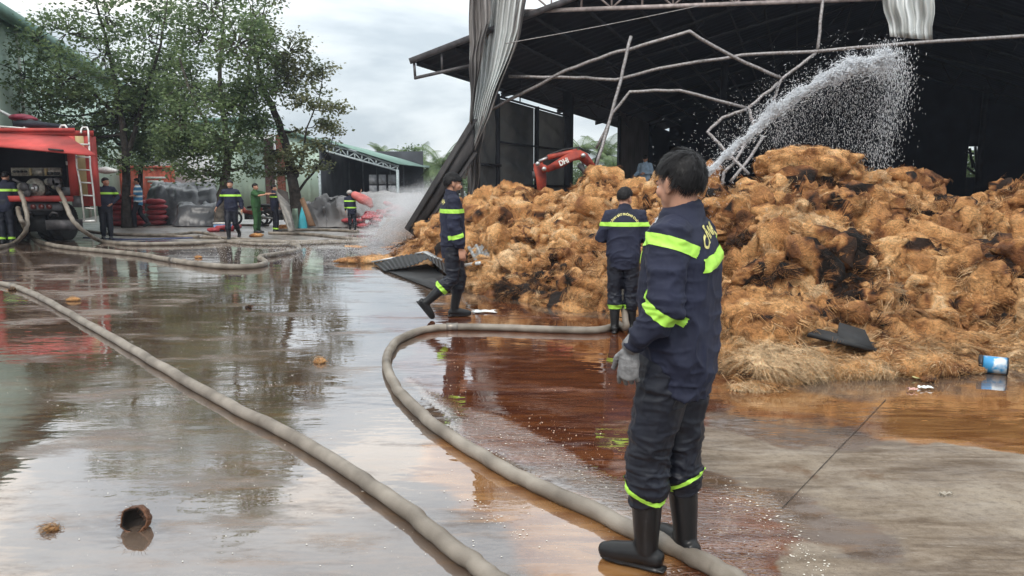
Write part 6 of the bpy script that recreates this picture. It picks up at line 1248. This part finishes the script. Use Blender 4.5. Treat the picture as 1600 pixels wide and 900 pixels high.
far('bystander in blue and white striped shirt walking left past the trunks', 219, 355, 279, 105, top=STRIPE, bottom=BLACKC, sleeves='short', boots=False, collar=False, seed=23, J=dict(elL=V3(-.22, .03, 1.13), wrL=V3(-.18, .26, 1.1), elR=V3(.22, .03, 1.13), wrR=V3(.18, .24, 1.08), kneeL=V3(-.09, .16, .5), ankL=V3(-.09, .14, .1), kneeR=V3(.09, -.02, .49), ankR=V3(.09, -.24, .16)), feetpitch=(0, -25))
far('bare-headed officer in navy uniform striding towards the camera with arms swinging', 364, 376, 282, 184, bands=(('chest', 1.29),), seed=24, head=(0, 0), boots=True, J=dict(elL=V3(-.27, -.04, 1.13), wrL=V3(-.30, .02, .90), elR=V3(.30, -.06, 1.14), wrR=V3(.38, .08, .96), kneeR=V3(.08, .12, .49), ankR=V3(.06, .16, .1), kneeL=V3(-.09, -.0, .5), ankL=V3(-.10, -.30, .2)), feetpitch=(-40, 0))
far('man in green uniform pointing right with one straight arm', 402, 364, 287, -100, top=GREENU, bottom=GREENU, sleeves='short', boots=False, seed=25, head=(5, 0), J=dict(elL=V3(-.20, .28, 1.36), wrL=V3(-.17, .52, 1.37), elR=V3(.21, .22, 1.30), wrR=V3(.16, .46, 1.34)), hands=({'d': (0, 1, 0), 'n': (0, 0, 1), 'curl': .1}, {'d': (0, 1, .1), 'n': (0, 0, 1), 'curl': .2}), bands=())
far('firefighter in navy uniform standing where the green uniformed man points', 431, 363, 289, -55, bands=(('chest', 1.29), ('leg', 'L', .9), ('leg', 'R', .9)), seed=26, boots=False, J=dict(elL=V3(-.22, .0, 1.13), wrL=V3(-.2, .15, .95), elR=V3(.24, .06, 1.15), wrR=V3(.2, .24, 1.02)), head=(-20, 0))
def helm(root, pt, hp, ln, D, HM):
    h_ = pt('helmet', MB().ell(hp(0, -.01, .05), (.115, .135, .095), HM, 24, 14), mat('dusty_white_helmet', (.42, .40, .38), .4, 0, .3, 20)); pt('helmet_brim', MB().tube([hp(0, -.01, .02), hp(0, -.01, .03)], [.15, .145], 24), mat('dusty_white_helmet', (.42, .40, .38), .4), True, h_)
hf = far('helmeted firefighter carrying a pink sack on his shoulder in the smoky distance', 551, 363, 296, 10, hgt=1.76, bands=(('chest', 1.29), ('torso', 1.02, (0, 0, 1), lambda q_: True), ('leg', 'L', .9), ('leg', 'R', .9)), seed=27, extra=helm, lean=(-.06, .05), J=dict(elR=V3(.30, .06, 1.42), wrR=V3(.36, .06, 1.62), elL=V3(-.25, .0, 1.13), wrL=V3(-.26, .1, .92)))
ps = P(566, 311, G(551, 363).y-.1); solo('carried_sack', MB().tube([ps+V3(-.22, .02, .12), ps, ps+V3(.22, -.02, -.10), ps+V3(.27, -.02, -.2)], [.16, .21, .19, .12], 18, .8, rnd=True), mat('pink_sack', (.48, .12, .11), .6, 0, .2, 6), 'pink red sack carried on the helmeted firefighter shoulder', 'sack', True)
# man standing on the fibre behind
Ym = 24.5; zm = P(1008, 242, Ym).z; base = V3(P(1008, 262, Ym).x, Ym, 0)
blob_of_coir('coir_mound', (base.x, base.y, .30), (1.9, 1.4, zm-1.69-.30+.06), 'far fibre mound under the man in the pale blue shirt', 'fibre mound', 600, 44, 0, 0, False, .03)
def cap_(root, pt, hp, ln, D, HM): c = pt('cap', MB().ell(hp(0, -.012, .06), (.09, .108, .075), HM, 20, 12), HAIR); pt('peak', MB().tube([hp(0, .06, .05), hp(0, .14, .04)], [.07, .055], 14, .12), HAIR, True, c)
person('man in pale blue shirt and dark cap standing on the fibre deep inside the hall', V3(base.x, base.y, zm-1.70), 150, .015, .98, top=SHIRTB, bottom=BLACKC, seed=31, extra=cap_, head=(10, -15), boots=False, J=dict(elL=V3(-.25, .02, 1.13), wrL=V3(-.08, .25, 1.12), elR=V3(.25, .02, 1.13), wrR=V3(.3, .22, 1.05)), collar=True)
# ------------------------------------------------------------------ water jet from the second firefighter's nozzle
WD = bpy.data.materials.new('spray_water'); WD.use_nodes = True; b_ = WD.node_tree.nodes['Principled BSDF']; b_.inputs['Base Color'].default_value = (.95, .96, .98, 1); b_.inputs['Roughness'].default_value = .3; b_.inputs['Alpha'].default_value = 1.0
_tr = WD.node_tree.nodes.new('ShaderNodeBsdfTranslucent'); _tr.inputs[0].default_value = (.9, .93, .97, 1); _mx = WD.node_tree.nodes.new('ShaderNodeMixShader'); _mx.inputs[0].default_value = .5
WD.node_tree.links.new(b_.outputs[0], _mx.inputs[1]); WD.node_tree.links.new(_tr.outputs[0], _mx.inputs[2]); WD.node_tree.links.new(_mx.outputs[0], WD.node_tree.nodes['Material Output'].inputs[0])
noz = P(1003, 372, 8.1); nz_ = thing('hose_nozzle', 'grey hose nozzle held by the second firefighter at the start of the jet', 'nozzle', noz)
hw = Vector(g2)+Vector((.06, .32, 1.02)); part('barrel', MB().tube([hw, hw.lerp(noz, .5), noz], [.034, .03, .022], 14), BRASS, nz_, True); part('tip', MB().tube([noz-(noz-hw).normalized()*.03, noz+(noz-hw).normalized()*.02], [.03, .026], 14), BRASS, nz_)
hose([hw, hw+Vector((-.02, -.03, -.25)), Vector((g2.x+.03, g2.y+.24, .45)), G(978, 508, .1), G(968, 508, .04)], .036, 'short upright hose length between ground hose and nozzle', None)
jp = [(1003, 372, 8.1), (1060, 312, 9.2), (1102, 270, 10.2), (1180, 201, 11.6), (1222, 163, 12.1), (1300, 115, 12.9), (1350, 95, 13.3), (1385, 88, 13.6)]
fall = [(1385, 88, 13.6), (1402, 130, 13.9), (1392, 190, 14), (1372, 268, 14)]
def droplets(cent, vel, size, seed, asp=2.6):
    rng = np.random.default_rng(seed); n = len(cent); d = vel/np.linalg.norm(vel, axis=1, keepdims=True); s_ = np.cross(d, rng.normal(0, 1, (n, 3))); s_ /= np.linalg.norm(s_, axis=1, keepdims=True); u_ = np.cross(d, s_); r_ = size[:, None]; L = r_*asp*rng.uniform(.5, 1.5, (n, 1))
    V = np.stack([cent+d*L, cent+s_*r_, cent+u_*r_-s_*r_*.5, cent-u_*r_-s_*r_*.5, cent-d*L], 1).reshape(-1, 3); b0 = np.arange(n)[:, None]*5
    return V, np.concatenate([b0+np.array(q_) for q_ in ((0, 1, 2), (0, 2, 3), (0, 3, 1), (4, 2, 1), (4, 3, 2), (4, 1, 3))], 0)
def jet():
    rng = np.random.default_rng(3); W_ = np.array([tuple(q_) for q_ in smooth_path([P(*q_) for q_ in jp], 12)]); Fp = np.array([tuple(q_) for q_ in smooth_path([P(*q_) for q_ in fall], 12)]); cs_, vs, ss = [], [], []
    n = 44000; t_ = rng.uniform(0, 1, n)**.85; wide = rng.uniform(0, 1, n) > .84; i = (t_*(len(W_)-1.001)).astype(int); f = t_*(len(W_)-1)-i; c = W_[i]*(1-f[:, None])+W_[np.minimum(i+1, len(W_)-1)]*f[:, None]; v = W_[np.minimum(i+1, len(W_)-1)]-W_[i]+1e-6
    sp_ = .018+.095*t_**1.1; clump = 1+.6*vnoise(np.stack([t_*40, t_*0, t_*0], 1), 4); g = rng.normal(0, 1, (n, 3))*np.minimum(1.2, np.abs(rng.normal(0, 1, (n, 1)))**.8); sp_ = sp_*np.where(wide, 1.25, .36); c = c+g*sp_[:, None]*clump[:, None]; c = c+sp_[:, None]*1.3*np.stack([vnoise(c*5, 71), vnoise(c*5, 72), vnoise(c*5, 73)], 1); c[:, 2] -= np.abs(rng.normal(0, 1, n))**2*.03*t_; cs_.append(c); vs.append(v+rng.normal(0, .03, v.shape)); ss.append(rng.uniform(.004, .0095, n)*(.8+.6*t_)*np.where(wide, .5, .95))
    n = 3600; t_ = rng.uniform(0, 1, n)**1.4; i = (t_*(len(Fp)-1.001)).astype(int); c = Fp[i]+rng.normal(0, 1, (n, 3))*np.array([.15, .2, .14]); cs_.append(c); vs.append(np.tile([.03, 0, -1.], (n, 1))+rng.normal(0, .10, (n, 3))); ss.append(rng.uniform(.0022, .006, n)*(1-.3*t_))
    # curtain of drops falling from the arc
    n = 7000; t_ = rng.uniform(.35, 1, n)**.6; i = (t_*(len(W_)-1.001)).astype(int); c = W_[i]+rng.normal(0, .12, (n, 3)); dz = rng.uniform(0, 1, n)**1.3*np.clip(c[:, 2]-2.0, .2, 9); c[:, 2] -= dz; c[:, 0] += dz*.02; cs_.append(c); vs.append(np.tile([.12, 0, -1.], (n, 1))+rng.normal(0, .08, (n, 3))); ss.append(rng.uniform(.0012, .0032, n))
    # fine mist left of the jet
    n = 2200; t_ = rng.uniform(.25, .75, n); i = (t_*(len(W_)-1.001)).astype(int); c = W_[i]+rng.normal(0, 1, (n, 3))*np.array([.33, .3, .28]); cs_.append(c); vs.append(rng.normal(0, 1, (n, 3))+np.array([.5, 0, -.8])); ss.append(rng.uniform(.0015, .0035, n))
    V, F = droplets(np.concatenate(cs_), np.concatenate(vs), np.concatenate(ss), 5, 5.5); o = link('water_jet', fastmesh('water_jet', V, F), WD); tag(o, 'white arching jet of water breaking into drops over the heap', 'water jet', None, 'stuff')
jet()
def spray():
    rng = np.random.default_rng(9); a = np.array(P(672, 300, 20)); b = np.array(G(572, 384)); n = 30000; t_ = rng.uniform(0, 1, n); c = a*(1-t_[:, None])+b*t_[:, None]+rng.normal(0, 1, (n, 3))*(np.array([.34, .3, .22])*(.5+.7*np.sin(t_*PI)[:, None])); c[:, 2] = np.abs(c[:, 2])
    V, F = droplets(c, np.tile(b-a, (n, 1))+rng.normal(0, .5, (n, 3)), rng.uniform(.0015, .004, n), 6, 2); m_ = 9000; g = np.array(G(560, 396)); c2 = g+rng.normal(0, 1, (m_, 3))*np.array([1.6, .9, .12]); c2[:, 2] = np.abs(c2[:, 2]); V2, F2 = droplets(c2, np.tile([0, 0, 1.], (m_, 1))+rng.normal(0, .4, (m_, 3)), rng.uniform(.002, .005, m_), 8, 1.6)
    o = link('water_spray', fastmesh('water_spray', np.concatenate([V, V2]), np.concatenate([F, F2+len(V)])), WD); tag(o, 'misty white water spray hitting the yard left of the slanting beam', 'water spray', None, 'stuff')
    mm = bpy.data.materials.new('mist'); mm.use_nodes = True; t = mm.node_tree; t.nodes.clear(); ou = t.nodes.new('ShaderNodeOutputMaterial'); pv_ = t.nodes.new('ShaderNodeVolumePrincipled'); pv_.inputs['Color'].default_value = (.95, .97, 1, 1)
    tcx = t.nodes.new('ShaderNodeTexCoord'); ln_ = t.nodes.new('ShaderNodeVectorMath'); ln_.operation = 'LENGTH'; t.links.new(tcx.outputs['Object'], ln_.inputs[0]); mr_ = t.nodes.new('ShaderNodeMapRange'); mr_.inputs[1].default_value = 1; mr_.inputs[2].default_value = .1; mr_.inputs[3].default_value = 0; mr_.inputs[4].default_value = 2.6; t.links.new(ln_.outputs['Value'], mr_.inputs[0])
    nz = t.nodes.new('ShaderNodeTexNoise'); nz.inputs['Scale'].default_value = 2.5; t.links.new(tcx.outputs['Object'], nz.inputs[0]); ml_ = t.nodes.new('ShaderNodeMath'); ml_.operation = 'MULTIPLY'; t.links.new(mr_.outputs[0], ml_.inputs[0]); t.links.new(nz.outputs[0], ml_.inputs[1]); t.links.new(ml_.outputs[0], pv_.inputs['Density']); t.links.new(pv_.outputs[0], ou.inputs['Volume'])
    for (p, r_, rot, lb) in (((a+b)/2, (1.75, .6, .55), math.atan2(a[2]-b[2], a[0]-b[0]), 'thin cloud of mist round the distant spray'), (np.array(P(645, 318, 23)), (1.7, .9, .6), 0, 'pale smoke and steam over the distant grey heap')):
        o = link('mist', MB().ell((0, 0, 0), (1, 1, 1), None, 24, 14).mesh('mist'), mm); o.location = p; o.scale = r_; o.rotation_euler = (0, -rot, 0); tag(o, lb, 'mist', None, 'stuff')
spray()
# ------------------------------------------------------------------ light smoky air over the whole place
HZ = 0.0005
if HZ > 0:
    hm_ = bpy.data.materials.new('haze'); hm_.use_nodes = True; t = hm_.node_tree; t.nodes.clear(); ou = t.nodes.new('ShaderNodeOutputMaterial'); pv_ = t.nodes.new('ShaderNodeVolumePrincipled'); pv_.inputs['Color'].default_value = (.72, .82, 1, 1); pv_.inputs['Density'].default_value = HZ; t.links.new(pv_.outputs[0], ou.inputs['Volume'])
    o = link('haze', MB().box((0, 60, 7), (320, 170, 16)).mesh('haze'), hm_); o['kind'] = 'stuff'
